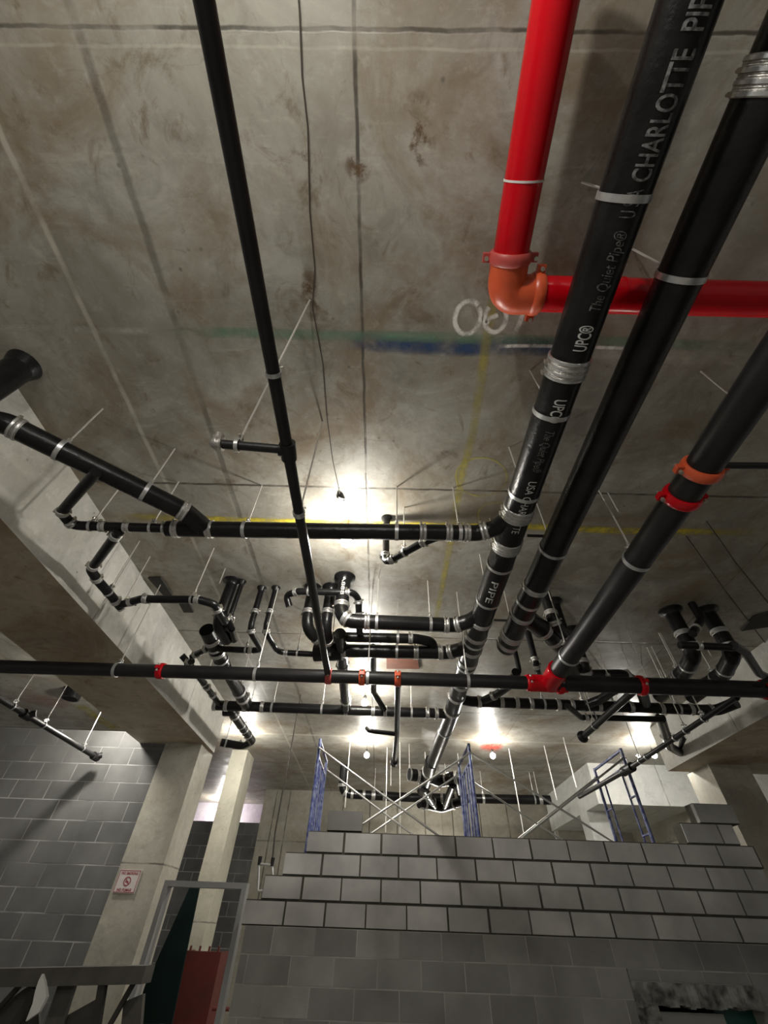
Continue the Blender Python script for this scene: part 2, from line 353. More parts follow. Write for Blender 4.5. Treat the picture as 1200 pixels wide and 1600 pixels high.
RUNS = {}
def run(key, name, label, cat, lines, r, mt='iron', R=None, marks=(), parts='pipe', rs=None, group=None, phrase=None, seg=22):
    """one pipe run; lines = lists of 3-D points; marks = (kind, px, py)"""
    L = [fillet(p, R if R is not None else r*1.8) for p in lines]
    rl = rs or [r]*len(L)
    mid = L[0][0]; root = thing(name, label, cat, mid, group)
    d = dict(lines=L, r=r, root=root, rl=rl, phrase=phrase or label, hang=[]); RUNS[key] = d
    for i, (pts, rr) in enumerate(zip(L, rl)):
        bm = bmesh.new(); sweep(bm, pts, rr, seg); obj(parts if i == 0 else 'branch_pipe', bm, M[mt], root)
    for mk in marks:
        k, px, py = mk[:3]; p, t = near(d, px, py)
        rr = rl[0]
        for pts, q in zip(L, rl):
            if any(((p-a).length + (p-b).length) < (a-b).length + 1e-3 for a, b in zip(pts, pts[1:])): rr = q; break
        coupling(root, p, t, rr, k, M[mk[3]] if len(mk) > 3 else None)
    return d
def flange(d, p, r):
    """the riser's ceiling collar"""
    bm = bmesh.new(); lathe(bm, p, V((0, 0, -1)), [(0.0, r), (0.0, r*1.65), (0.012, r*1.62), (0.035, r*1.12), (0.06, r*1.0)])
    obj('ceiling_collar', bm, M['iron'], d['root'])
def hanger(key, px, py, side='from the left', kind='strap', top=None):
    d = RUNS[key]; p, t = near(d, px, py); d['hang'].append((p, t, kind, px, py, side))
def build_hangers():
    for key, d in RUNS.items():
        hs = d['hang']
        if not hs: continue
        hs.sort(key=lambda h: h[3] if 'left' in h[5] else h[4])
        for i, (p, t, kind, px, py, side) in enumerate(hs):
            r = d['rl'][0]
            rr = r + 0.002
            num = WORDS[i] + ' ' if len(hs) > 1 else ''
            tail = (' ' + side) if len(hs) > 1 else ''
            o = thing('pipe_hanger', f"{num}steel rod hanger{tail} on the {d['phrase']}", 'pipe hanger', V((p.x, p.y, H+EYE)), 'pipe hangers under the ceiling')
            th = V((t.x, t.y, 0)).normalized(); s = V((-th.y, th.x, 0))
            bm = bmesh.new(); band(bm, p, t, rr, rr+0.004, 0.026 if r > 0.04 else 0.018, 26)
            for k in (-1, 1): obox(bm, p + s*0.012*k + V((0, 0, rr+0.020)), th*0.012, s*0.002, V((0, 0, 0.022)))
            obj('clamp', bm, M['galv'], o)
            bm = bmesh.new(); lathe(bm, p + V((0, 0, rr+0.024)) - s*0.03, s, [(0, 0.008), (0.008, 0.008), (0.008, 0.004), (0.052, 0.004), (0.052, 0.008), (0.06, 0.008)], 8, False)
            obj('bolt', bm, M['bolt'], o)
            bm = bmesh.new(); q = p + V((0, 0, rr+0.03)); sweep(bm, [q, V((p.x, p.y, H+EYE))], 0.0055, 8); obj('threaded_rod', bm, M['rod'], o)
            bm = bmesh.new(); lathe(bm, q + V((0, 0, 0.012)), V((0, 0, 1)), [(0, 0.011), (0.012, 0.011)], 6, False); obj('nut', bm, M['bolt'], o)
            if kind == 'bar':
                bm = bmesh.new(); lathe(bm, p + V((0, 0, rr+0.024)) - s*0.17, s, [(0, 0.012), (0.34, 0.012)], 10, False); obj('cross_bar', bm, M['darkwood'], o)

def text_mesh(txt, size, bold=0.0):
    cu = bpy.data.curves.new('t', 'FONT'); cu.body = txt; cu.size = size; cu.offset = bold; cu.resolution_u = 4
    o = bpy.data.objects.new('t', cu); C.objects.link(o)
    dg = bpy.context.evaluated_depsgraph_get(); dg.update()
    me = bpy.data.meshes.new_from_object(o.evaluated_get(dg)); bm = bmesh.new(); bm.from_mesh(me)
    bpy.data.objects.remove(o); bpy.data.meshes.remove(me); return bm
def lettering(key, txt, size, px0, py0, px1, py1, nrm, mt='letter', shear=0, bold=0.0):
    """stencil text wrapped round a pipe, running from one photo position to another"""
    d = RUNS[key]; a, _ = near(d, px0, py0); b, _ = near(d, px1, py1); dr = (b-a).normalized(); L = (b-a).length
    bm = text_mesh(txt, size, bold)
    xs = [v.co.x for v in bm.verts]; ys = [v.co.y for v in bm.verts]; k = L/max(xs); h = max(ys)
    nn = V(nrm); nn = (nn - dr*nn.dot(dr)).normalized(); tt = nn.cross(dr)
    for i in range(1, 6):
        bmesh.ops.bisect_plane(bm, geom=bm.verts[:]+bm.edges[:]+bm.faces[:], plane_co=(0, h*i/6, 0), plane_no=(0, 1, 0))
    r = d['rl'][0]; rr = r + 0.0025
    for v in bm.verts:
        y = v.co.y - h/2; al = y/r
        x = (v.co.x + shear*y)*k
        v.co = a + dr*x + (nn*math.cos(al) + tt*math.sin(al))*rr
    obj('lettering', bm, M[mt], d['root'], smooth=False)

# ================================================================== STRUCTURE
bm = bmesh.new(); box(bm, (-9, -3, -0.15), (10, 16, 0)); struct('floor', bm, M['floor'])
bm = bmesh.new(); box(bm, (-9, -3, H+EYE), (10, 16, H+EYE+0.25)); struct('ceiling', bm, M['ceiling'])
# left ceiling beam and its paint
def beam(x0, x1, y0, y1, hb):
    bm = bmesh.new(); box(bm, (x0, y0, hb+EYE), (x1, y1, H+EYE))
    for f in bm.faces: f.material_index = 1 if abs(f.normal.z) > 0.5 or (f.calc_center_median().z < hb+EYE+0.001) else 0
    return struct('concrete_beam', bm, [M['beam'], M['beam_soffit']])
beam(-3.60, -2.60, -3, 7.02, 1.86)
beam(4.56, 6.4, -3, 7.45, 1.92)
# columns
bm = bmesh.new(); box(bm, (-3.19, 6.60, 0), (-2.66, 7.15, 1.86+EYE)); struct('concrete_column', bm, M['column'])
bm = bmesh.new(); box(bm, (-3.12, 9.40, 0), (-2.80, 10.0, H+EYE)); struct('concrete_column', bm, M['pale'])
bm = bmesh.new(); box(bm, (4.95, 7.0, 0), (5.55, 7.6, 1.92+EYE)); struct('concrete_column', bm, M['column'])
# far walls
bm = bmesh.new(); box(bm, (-3.05, 12.7, 0), (4.3, 13.0, H+EYE)); struct('wall_back', bm, M['far'])
bm = bmesh.new(); box(bm, (-9, 14.6, 0), (-2.6, 14.8, H+EYE)); struct('wall_back_left', bm, M['purple'])
bm = bmesh.new(); box(bm, (4.22, 9.52, 1.86+EYE), (6.26, 12.6, H+EYE)); struct('concrete_soffit', bm, M['white'])
bm = bmesh.new(); box(bm, (6.10, 9.7, 0), (6.3, 12.6, 1.86+EYE)); struct('wall_right', bm, M['far'])
bm = bmesh.new(); box(bm, (4.3, 12.4, 0), (9.5, 12.6, 1.86+EYE)); struct('wall_back_right', bm, M['column'])
bm = bmesh.new(); box(bm, (4.22, 10.2, 0), (4.62, 10.6, 1.86+EYE)); struct('concrete_column', bm, M['white'])
bm = bmesh.new(); box(bm, (6.8, 8.6, 1.75+EYE), (9.5, 9.0, H+EYE)); struct('concrete_soffit', bm, M['white'])

# block walls
def block_wall(name, y, depth, rows, mats, name_kind='structure'):
    """rows: (x0, x1, z0, z1, block width, phase, joint, recess, mortar index)"""
    bm = bmesh.new(); lay = bm.faces.layers.float.new('tone')
    def bx(a, c, mi, tone):
        n = len(bm.faces); box(bm, a, c, mi)
        bm.faces.ensure_lookup_table()
        for f in bm.faces[n:]: f[lay] = tone
    for (x0, x1, z0, z1, bw, ph, j, rec, mi) in rows:
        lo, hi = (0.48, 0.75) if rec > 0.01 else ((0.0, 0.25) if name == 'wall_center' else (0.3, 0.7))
        bx((x0+0.004, y+rec, z0), (x1-0.004, y+depth, z1), mi, 0)
        x = x0 - ph*bw
        while x < x1 - 0.03:
            a, c = max(x, x0), min(x+bw, x1)
            if c - a > 0.04:
                t = random.uniform(lo, hi); jz = random.uniform(-0.0012, 0.0012); w1, w2 = (random.uniform(-0.004, 0.006) if rec > 0.01 else 0, random.uniform(-0.004, 0.006) if rec > 0.01 else 0)
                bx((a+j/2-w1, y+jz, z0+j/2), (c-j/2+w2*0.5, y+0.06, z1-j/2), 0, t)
            x += bw
    o = struct(name, bm, mats); return o
D1 = 5.9; k1 = D1/5.672
rh = 0.1875*k1; bw = 0.4064*k1
ztop = 0.772*k1 + EYE
def Xc(px, py): return aty(px, py, D1).x
rows = []
starts = [Xc(480, 1310), Xc(443, 1350), Xc(410, 1385), Xc(380, 1425)]
ends = [Xc(1186, 1335), Xc(1196, 1365), Xc(1200, 1400)+0.3, Xc(1200, 1400)+0.5]
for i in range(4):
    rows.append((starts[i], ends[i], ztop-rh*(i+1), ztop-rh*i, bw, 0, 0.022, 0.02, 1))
hole = (Xc(985, 1535), Xc(1185, 1560), aty(1080, 1537, D1).z)
for i in range(4, 13):
    z1 = ztop-rh*i; z0 = max(0, z1-rh)
    if z1 <= 0: break
    x0 = Xc(386, 1440)-0.01
    if z0 < hole[2]-0.02:
        if z1 > hole[2]: rows.append((hole[0], hole[1], hole[2], z1, bw, 0.3, 0.010, 0.002, 2))
        rows.append((x0, hole[0], z0, z1, bw, 0.5*(i % 2)+0.3, 0.010, 0.002, 2)); rows.append((hole[1], 5.6, z0, z1, bw, 0.5*(i % 2), 0.010, 0.002, 2))
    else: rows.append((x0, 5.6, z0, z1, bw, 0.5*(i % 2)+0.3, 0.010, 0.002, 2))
rows.append((Xc(1068, 1300), Xc(1152, 1305), ztop, ztop+rh, bw, 0, 0.022, 0.02, 1))
rows.append((Xc(1088, 1270), Xc(1150, 1272), ztop+rh, ztop+2*rh, bw*1.3, 0, 0.016, 0.02, 1))
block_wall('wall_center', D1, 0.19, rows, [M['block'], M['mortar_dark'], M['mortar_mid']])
# left wall of larger looking blocks, flush with the column
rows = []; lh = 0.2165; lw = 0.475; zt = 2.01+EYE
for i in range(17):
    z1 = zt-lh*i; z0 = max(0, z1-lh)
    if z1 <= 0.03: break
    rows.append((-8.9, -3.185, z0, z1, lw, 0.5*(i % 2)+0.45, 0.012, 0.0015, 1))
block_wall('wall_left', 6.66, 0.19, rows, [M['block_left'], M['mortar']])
# distant block wall seen through the doorway
rows = []
for i in range(16):
    z1 = 1.85+EYE-0.24*i; z0 = max(0, z1-0.24)
    if z1 <= 0.03: break
    rows.append((-8.9, -3.05, z0, z1, 0.5, 0.5*(i % 2), 0.014, 0.002, 1))
block_wall('wall_doorway', 12.75, 0.19, rows, [M['block_left'], M['mortar']])
# loose block on top of the wall
bm = bmesh.new(); xa, xb = Xc(512, 1280), Xc(566, 1282); box(bm, (xa, D1+0.005, ztop+0.012), (xb, D1+0.19, ztop+rh)); bmesh.ops.bevel(bm, geom=bm.edges[:], offset=0.004, segments=2)
tag(obj('concrete_block', bm, M['block'], smooth=False), 'single grey concrete block standing alone on top of the stepped wall', 'concrete block')

# ================================================================== LAMPS
LAMPS = [(541, 847, 2.29, 'lit bare bulb just below the long branch pipe, in front of its middle'),
         (567, 1036, 2.29, 'lit bare bulb right above the two orange clamps of the fire main'),
         (570, 1098, 2.29, 'lit bare bulb glowing over the rear branch pipe below the fire main'),
         (573, 1180, 2.29, 'lit bare bulb between the left scaffold frames, above the crossing braces'),
         (770, 1181, 2.29, 'lit bare bulb right of the tall blue scaffold frame, under a red ceiling mark'),
         (374, 1166, 2.29, 'lit bare bulb at the top of the pale slender column'),
         (1022, 1180, 2.29, 'lit bare bulb in front of the white concrete box at right')]
def lamp(p, label, long=0, mt='bulb'):
    o = thing('pendant_bulb', label, 'light bulb', V((p.x, p.y, H+EYE)), 'bare bulbs on the ceiling')
    bm = bmesh.new(); bmesh.ops.create_uvsphere(bm, u_segments=20, v_segments=12, radius=0.046, matrix=Matrix.Translation(p)); obj('bulb', bm, M[mt], o)
    bm = bmesh.new(); lathe(bm, p + V((0, 0, 0.03)), V((0, 0, 1)), [(0, 0.014), (0.01, 0.022), (0.06, 0.022), (0.075, 0.01)], 14, False); obj('socket', bm, M['socket'], o)
    bm = bmesh.new(); sweep(bm, [p + V((0, 0, 0.10)), V((p.x, p.y, H+EYE))], 0.003, 6); obj('cord', bm, M['cable'], o)
for px, py, h, lb in LAMPS: lamp(at(px, py, h), lb)
lamp(V((-0.45, -1.1, 1.75+EYE)), 'lit bare bulb above the top edge of the photo, over the camera', mt='flood')
lamp(V((-1.2, -2.4, 1.2+EYE)), 'added unseen fill bulb farthest behind the camera', mt='flood')  # unseen fill bulb, added to even out the light from behind
lamp(V((1.7, -2.8, 1.7+EYE)), 'added unseen fill bulb behind the camera on its right', mt='dim')  # added out of view to lift the right side of the ceiling
lamp(V((-3.72, 6.0, 2.0+EYE)), 'lit bare bulb hidden behind the left ceiling beam, over the block wall', mt='flood')
lamp(V((-4.6, 14.0, 2.3+EYE)), 'lit bare bulb beyond the doorway, lighting the pale purple wall', mt='bulb')
lamp(V((1.4, 11.6, 1.2+EYE)), 'added fill bulb hidden low behind the scaffold in front of the far concrete wall')  # hidden bulb added only to light the far wall

# ================================================================== PIPES
dn = V((0, 0, -1))
def riser(px, py, h=ZC): p = at(px, py, h); return V((p.x, p.y, H+EYE))
# main drain
A0, A1 = V((0.905, -1.2, ZC+EYE)), at(741, 1000)
A2 = at(674, 1196)
run('main', 'drain_pipe', 'thick black cast-iron main drain with white lettering, running away from camera', 'pipe', [[A0, at(888, 565), A1, at(704, 1118), A2]], 0.098, R=0.3, rs=[0.098],
    marks=[('h', 888, 570), ('h', 808, 797), ('h', 792, 848), ('c', 752, 968), ('c', 744, 990), ('b', 741, 1001), ('c', 737, 1012), ('c', 729, 1030), ('b', 727, 1038), ('c', 716, 1064), ('c', 710, 1085), ('c', 704, 1108), ('b', 693, 1140)], phrase='thick lettered main drain', seg=36)
for y in ((948, 296), (865, 642), (818, 768), (783, 882), (768, 938)): hanger('main', *y, side='from the top')
# right cast-iron drain
run('second', 'drain_pipe', 'thick plain black drain right of the lettered main, ending in a double-banded joint', 'pipe',
    [[at(1313, -110), at(1198, 140), at(1064, 430), at(830, 930), at(791, 1010)], [at(822, 965), at(858, 990), at(885, 1020), at(893, 1050)]], 0.098, R=0.2, rs=[0.098, 0.085],
    marks=[('h', 1198, 116), ('c', 838, 915), ('b', 826, 938), ('c', 818, 960), ('c', 801, 992), ('c', 795, 1003), ('c', 848, 985), ('c', 864, 998)], phrase='thick plain drain right of the main', seg=32)
for y in ((1058, 428), (868, 858), (803, 988)): hanger('second', *y, side='from the top', kind='bar' if y[0] < 1000 else 'strap')
# red pipe
zr = 2.30
run('red', 'sprinkler_pipe', 'glossy red sprinkler pipe turning at an orange elbow under the ceiling', 'pipe', [[at(893, -140, zr), at(797, 402, zr)]], 0.084, 'redpaint', marks=[('w', 812, 281), ('o', 795, 402)], seg=32)
rr = RUNS['red']['root']
pe = [at(797, 402, zr), at(789, 462, zr), at(838, 460, zr)]
bm = bmesh.new(); sweep(bm, fillet(pe, 0.16, 10), 0.093, 28); obj('elbow', bm, M['orange'], rr)
bm = bmesh.new(); sweep(bm, [at(830, 459, zr), at(1330, 472, zr)], 0.084, 32); obj('cross_pipe', bm, M['redpaint'], rr)
q = at(836, 459, zr); coupling(rr, q, V((1, 0, 0)), 0.084, 'g'); bm = bmesh.new(); band(bm, at(968, 462, zr), V((1, 0, 0)), 0.083, 0.086, 0.012, 28); obj('seam_ring', bm, M['redpaint'], rr)
# fire main across, its right part thicker
fp = [at(-120, 1038, ZF), at(300, 1050, ZF), at(830, 1067, ZF)]
run('cross', 'fire_main', 'long black fire main crossing the whole photo with orange clamps', 'pipe', [fp, [at(868, 1067, ZF), at(1330, 1082, ZF)]], 0.057, 'firepipe', R=0, rs=[0.057, 0.07],
    marks=[('g', 252, 1048, 'redpaint'), ('o', 513, 1060), ('g', 566, 1061), ('g', 622, 1062), ('g', 826, 1067, 'redpaint'), ('g', 1000, 1075, 'redpaint'), ('g', 1196, 1078, 'redpaint')], phrase='fire main crossing the photo', seg=28)
for y in ((182, 1045), (400, 1052), (574, 1058), (731, 1064), (955, 1073)): hanger('cross', *y)
cr_ = RUNS['cross']['root']
bm = bmesh.new(); sweep(bm, [at(826, 1067, ZF), at(884, 1069, ZF)], 0.074, 24)
sweep(bm, [at(858, 1068, ZF), at(872, 1046, ZF)], 0.083, 24); obj('tee_casting', bm, M['redpaint'], cr_)
coupling(cr_, at(874, 1069, ZF), V((1, 0, 0)), 0.07, 'g', M['redpaint'])
# small fire pipe toward camera
run('slim', 'fire_pipe', 'slim black fire pipe running from the top edge down to the fire main', 'pipe',
    [[V((-0.491, -0.9, ZF+EYE)), at(450, 705, ZF), at(512, 1052, ZF)], [at(450, 703, ZF), at(334, 693, ZF)]], 0.028, 'firepipe', R=0, rs=[0.028, 0.022],
    marks=[('b', 468, 800)], phrase='slim fire pipe', seg=20)
sl = RUNS['slim']['root']
bm = bmesh.new(); p = at(450, 704, ZF); sweep(bm, [at(449, 692, ZF), at(452, 717, ZF)], 0.038, 18); sweep(bm, [p, at(436, 702, ZF)], 0.033, 18); obj('tee_fitting', bm, M['firepipe'], sl)
bm = bmesh.new(); e0 = at(336, 693, ZF); sweep(bm, fillet([at(346, 694, ZF), e0, e0 + V((0, 0, 0.06))], 0.03), 0.030, 16); lathe(bm, at(344, 694, ZF), V((1, 0, 0)), [(-0.012, 0.034), (0.012, 0.034)], 16, False); obj('elbow', bm, M['stainless'], sl)
hanger('slim', 431, 583, 'from the top'); hanger('slim', 372, 695, 'from the top')
hanger('slim', 470, 802, 'from the top')
# diagonal fire pipe at right
run('diag', 'fire_main', 'black fire pipe slanting from the right edge down to the red tee', 'pipe', [[at(1310, 415, ZF), at(1092, 738, ZF), at(866, 1058, ZF)]], 0.076, 'firepipe', R=0,
    marks=[('g', 1093, 733), ('g', 1064, 775, 'redpaint')], phrase='fire pipe slanting to the red tee', seg=30)
hanger('diag', 992, 873, 'from the top'); hanger('diag', 884, 1022, 'from the top')
bm = bmesh.new(); sweep(bm, [at(1110, 727, ZF), at(1330, 729, ZF)], 0.016, 12); obj('outlet_pipe', bm, M['firepipe'], RUNS['diag']['root'])
# branch one: long horizontal with 45 degree entry, and the diagonal one on the left
run('branch', 'drain_pipe', 'black branch drain crossing below the yellow line into the lettered main', 'pipe',
    [[at(262, 826), at(745, 833), at(772, 826), at(806, 800)]], 0.060, R=0.12,
    marks=[('c', 276, 826), ('c', 328, 825), ('c', 661, 833), ('c', 700, 834), ('c', 730, 834), ('c', 757, 832)], phrase='branch drain below the yellow line')
for y in ((384, 824), (620, 832), (718, 833)): hanger('branch', *y)
run('slant', 'drain_pipe', 'black drain slanting down from the left edge to a wye', 'pipe',
    [[at(-60, 655), at(8, 661), at(30, 672), at(290, 800), at(318, 823)]], 0.066, R=0.12, marks=[('c', 27, 671), ('c', 285, 800)], phrase='slanting left drain')
for y in ((95, 700), (226, 772)): hanger('slant', *y)
run('offset', 'drain_pipe', 'thin black drain stepping behind and below the slanting left drain', 'pipe',
    [[at(150, 738, 1.97), at(96, 800, 1.97), at(112, 821, 1.97), at(276, 826, 2.05)], [at(186, 830, 1.97), at(142, 890, 1.97), at(152, 906, 1.97), at(190, 950, 1.97)],
     [at(184, 946, 1.97), at(220, 936, 1.97), at(310, 937, 1.97), at(335, 944, 1.97), at(352, 972, 1.99)]], 0.034, R=0.07, rs=[0.034, 0.036, 0.034],
    marks=[('c', 99, 800), ('c', 108, 819), ('c', 160, 823), ('c', 198, 825), ('c', 257, 826), ('c', 182, 838), ('c', 146, 884), ('c', 152, 904), ('c', 180, 940), ('c', 205, 942), ('c', 228, 935), ('c', 308, 936), ('c', 341, 951)], phrase='thin offset drain')
for y in ((140, 822), (236, 826), (176, 920), (190, 948), (300, 936)): hanger('offset', *y)
# riser and elbow with P shape below the branch
run('elbow', 'drain_pipe', 'short black drain dropping beside the branch and bending back up to it', 'pipe',
    [[V((at(602, 880).x, at(602, 880).y, H+EYE)), at(602, 880), at(660, 848), at(692, 836)]], 0.030, R=0.06, marks=[('c', 603, 868), ('c', 613, 876), ('c', 662, 848)], phrase='short bent drain below the branch')
hanger('elbow', 632, 862)
flange(RUNS['elbow'], V((at(602, 880).x, at(602, 880).y, H+EYE)), 0.03)
# branch two
rs_ = riser(531, 970)
run('upper', 'drain_pipe', 'black drain dropping from a ceiling collar and elbowing right into the main', 'pipe',
    [[rs_, at(531, 970), at(712, 977), at(735, 970), at(766, 948)]], 0.068, R=0.16, marks=[('c', 530, 945), ('c', 543, 970), ('c', 574, 972), ('c', 697, 977), ('c', 716, 975)], phrase='upper middle drain from the collar')
flange(RUNS['upper'], rs_, 0.068)
for y in ((536, 971), (588, 973), (673, 976)): hanger('upper', *y)
run('lower', 'drain_pipe', 'black drain passing under the brown plywood patch into the main', 'pipe',
    [[at(512, 1016), at(700, 1020), at(722, 1014), at(752, 994)], [at(531, 990), at(537, 1060), at(541, 1108)]], 0.070, R=0.14, rs=[0.068, 0.06],
    marks=[('c', 538, 1014), ('c', 650, 1017), ('c', 688, 1018), ('c', 704, 1015), ('c', 534, 1040), ('c', 540, 1095)], phrase='middle drain under the plywood patch')
for y in ((620, 1016), (517, 1016)): hanger('lower', *y)
run('loop', 'drain_pipe', 'black drain looping back between the two middle drains', 'pipe',
    [[at(520, 995, 2.12), at(650, 998, 2.12), at(676, 1003, 2.12), at(678, 1022, 2.06)]], 0.05, R=0.1, marks=[('c', 642, 997), ('c', 535, 996)], phrase='looping middle drain')
hanger('loop', 622, 996)
run('vent', 'vent_pipe', 'thin black vent pipe with elbows at both ends just below the ceiling', 'pipe',
    [[at(452, 948, 2.25), at(447, 930, 2.35), at(466, 924, 2.35), at(552, 926, 2.35), at(560, 936, 2.35), at(562, 990, 2.1)]], 0.034, R=0.07, marks=[('c', 462, 923), ('c', 543, 925), ('c', 560, 940), ('c', 558, 960)], phrase='thin vent pipe near the ceiling')
hanger('vent', 482, 924)
for k, (px, py, lb, bend) in enumerate([(477, 985, 'curved black riser dropping from the ceiling left of the tall collar riser', [at(520, 1012)]),
        (508, 985, 'black riser dropping from the ceiling right beside the slim fire pipe', [at(514, 1012)])]):
    t = riser(px, py); run('riser%d' % k, 'drain_riser', lb, 'pipe', [[t, at(px, py)] + bend], 0.058, R=0.16, marks=[('c', px+1, py-28), ('c', px+18, py+12)]); flange(RUNS['riser%d' % k], t, 0.058)
# wye body at the middle left
bm = bmesh.new(); sweep(bm, [at(492, 1020), at(535, 1018)], 0.09, 24); obj('wye_body', bm, M['iron'], RUNS['lower']['root'])
# small risers in a row on the left
def small(key, px, py, rest, r, label, marks=()):
    t = riser(px, py); run(key, 'drain_riser', label, 'pipe', [[t, at(px, py)] + rest], r, R=0.1, marks=marks, phrase=label.split(',')[0]); flange(RUNS[key], t, r)
small('ra', 414, 985, [at(434, 1019), at(518, 1024)], 0.030, 'thin black riser with a long foot, nearest the slim fire pipe', [('c', 417, 955), ('c', 424, 985), ('c', 446, 1020)])
hanger('ra', 464, 1022)
small('rb', 390, 985, [at(410, 1017), at(325, 1013), at(300, 1026)], 0.032, 'thin black riser turning back left, beside the riser with the long foot', [('c', 394, 955), ('c', 398, 985), ('c', 392, 1016), ('c', 322, 1013), ('c', 305, 1021)])
hanger('rb', 384, 1016)
small('rc', 356, 975, [at(348, 988)], 0.026, 'thin black riser leaning into the joint beside the large open pipe', [('c', 360, 966)])
small('rd', 340, 975, [at(355, 1000)], 0.060, 'wide black riser above the large open-ended pipe at left', [('c', 340, 960)])
run('open', 'drain_pipe', 'large black open-ended pipe slanting down to the rear branch drain', 'pipe', [[at(323, 984, 2.1), at(350, 1040), at(385, 1100)], [at(350, 958, 2.1), at(362, 982), at(366, 1000)]], 0.075, R=0, rs=[0.075, 0.035],
    marks=[('c', 330, 1000), ('b', 336, 1010), ('c', 341, 1018), ('b', 375, 1080), ('c', 380, 1090), ('c', 352, 966)], phrase='open-ended slanting pipe')
hanger('open', 345, 1030, 'from the top'); hanger('open', 376, 1078, 'from the top')
bm = bmesh.new(); a, b = at(323, 984, 2.1), at(350, 1040); dd = (a-b).normalized(); lathe(bm, a + dd*0.001, dd, [(0, 0.066), (0.002, 0.066)], 20, False); obj('bore', bm, M['bore'], RUNS['open']['root'])
run('lean', 'drain_pipe', 'thin black drain slanting beside the beam from a small elbow', 'pipe', [[at(284, 1024, 2.12), at(298, 1040), at(340, 1097), at(348, 1104)], [at(300, 1033), at(292, 1037)]], 0.034, R=0.05, marks=[('c', 296, 1036), ('c', 324, 1073), ('c', 333, 1086)], phrase='thin slanting drain by the beam')
hanger('lean', 322, 1066, 'from the top')
# rear branch
run('rear', 'drain_pipe', 'black rear branch drain crossing below the fire main on the left', 'pipe', [[at(334, 1102), at(670, 1114), at(704, 1116)], [at(583, 1010, 2.1), at(584, 1082, 2.1), at(600, 1108)]], 0.062, R=0.1, rs=[0.062, 0.036],
    marks=[('c', 336, 1102), ('c', 354, 1103), ('c', 383, 1104), ('c', 410, 1105), ('c', 541, 1109), ('c', 583, 1110), ('c', 602, 1111), ('c', 668, 1114), ('c', 682, 1115)], phrase='rear branch drain')
for y in ((425, 1106), (503, 1108), (643, 1112)): hanger('rear', *y)
run('foot', 'drain_pipe', 'black drain end turning at an elbow above the pale column', 'pipe', [[at(350, 1112), at(362, 1112), at(394, 1158), at(380, 1166), at(345, 1160)]], 0.058, R=0.14, marks=[('c', 366, 1118), ('b', 378, 1132), ('b', 388, 1148)], phrase='drain end by the pale column')
hanger('foot', 384, 1138, 'from the top'); hanger('foot', 352, 1162, 'from the top')
# right group
run('rightrow', 'drain_pipe', 'black rear branch drain with many steel bands, right of the main', 'pipe', [[at(716, 1092), at(735, 1096), at(1120, 1110), at(1150, 1098)], [at(752, 1096), at(775, 1086), at(800, 1068), at(806, 1050)], [at(910, 1104), at(940, 1092), at(960, 1078)]], 0.062, R=0.1, rs=[0.062, 0.045, 0.05],
    marks=[('c', x, y) for x, y in ((748, 1096), (784, 1098), (807, 1099), (830, 1100), (872, 1101), (893, 1102), (935, 1103), (985, 1105), (1032, 1107), (1078, 1108), (1110, 1109), (772, 1088))], phrase='rear right branch drain')
for y in ((849, 1100), (912, 1103), (960, 1104), (1060, 1107)): hanger('rightrow', *y)
run('under', 'drain_pipe', 'thin black drain running just below the banded rear right branch', 'pipe', [[at(886, 1103, 1.95), at(908, 1121, 1.95), at(1035, 1124, 1.95)]], 0.035, R=0.05, marks=[('c', 916, 1122) ], phrase='thin drain under the rear right branch')
hanger('under', 930, 1122)
run('hump', 'drain_pipe', 'black drain with a rounded bend showing above the fire main at right', 'pipe', [[at(884, 1056), at(975, 1055), at(1000, 1070), at(1008, 1098)]], 0.062, R=0.2, marks=[('c', 978, 1056), ('c', 902, 1058)], phrase='bent drain above the fire main')
hanger('hump', 906, 1056)
def bigriser(key, px, py, rest, label, marks, r=0.075):
    t = riser(px, py); run(key, 'drain_riser', label, 'pipe', [[t, at(px, py)] + rest], r, R=0.12, marks=marks, phrase=label); flange(RUNS[key], t, r)
bigriser('ba', 1085, 1022, [at(1070, 1048), at(1030, 1088)], 'large black riser at right, the left one of a pair', [('c', 1073, 987), ('c', 1080, 1010), ('b', 1074, 1040), ('c', 1060, 1060), ('c', 1045, 1074)])
bigriser('bb', 1146, 1022, [at(1130, 1052), at(1080, 1090)], 'large black riser at right, the right one of a pair', [('c', 1130, 985), ('c', 1141, 1010), ('b', 1132, 1046), ('c', 1105, 1070)])
hanger('ba', 1064, 1056, 'from the top'); hanger('bb', 1120, 1062, 'from the top')
run('bc', 'drain_riser', 'short thin black riser between the pair of large risers', 'pipe', [[riser(1096, 968, 2.36), at(1096, 968, 2.36), at(1082, 990, 2.12)]], 0.038, R=0.08, marks=[('c', 1087, 982)])
run('bd', 'drain_pipe', 'black drain dropping away from the right large riser to the beam', 'pipe', [[at(1146, 1008), at(1165, 1020), at(1186, 1052), at(1205, 1062)], [at(1062, 1008), at(1150, 1012)]], 0.042, R=0.1, rs=[0.042, 0.036], marks=[('c', 1092, 1010)])
run('be', 'drain_pipe', 'short thick black drain hooking up beside the right beam end', 'pipe', [[at(1032, 1122), at(1046, 1166), at(1066, 1178), at(1070, 1150, 2.2)]], 0.062, R=0.16, marks=[('c', 1041, 1150)])
small('bf', 866, 975, [at(880, 990)], 0.055, 'black riser right behind the thick plain drain', [('c', 862, 958), ('c', 868, 972)])
small('bg', 838, 1040, [at(842, 1055)], 0.036, 'thin black riser above the red tee', [('c', 836, 1030), ('c', 838, 1042)])
small('bh', 813, 1055, [at(790, 1062)], 0.028, 'thin black riser left of the red tee', [('c', 800, 1060)])
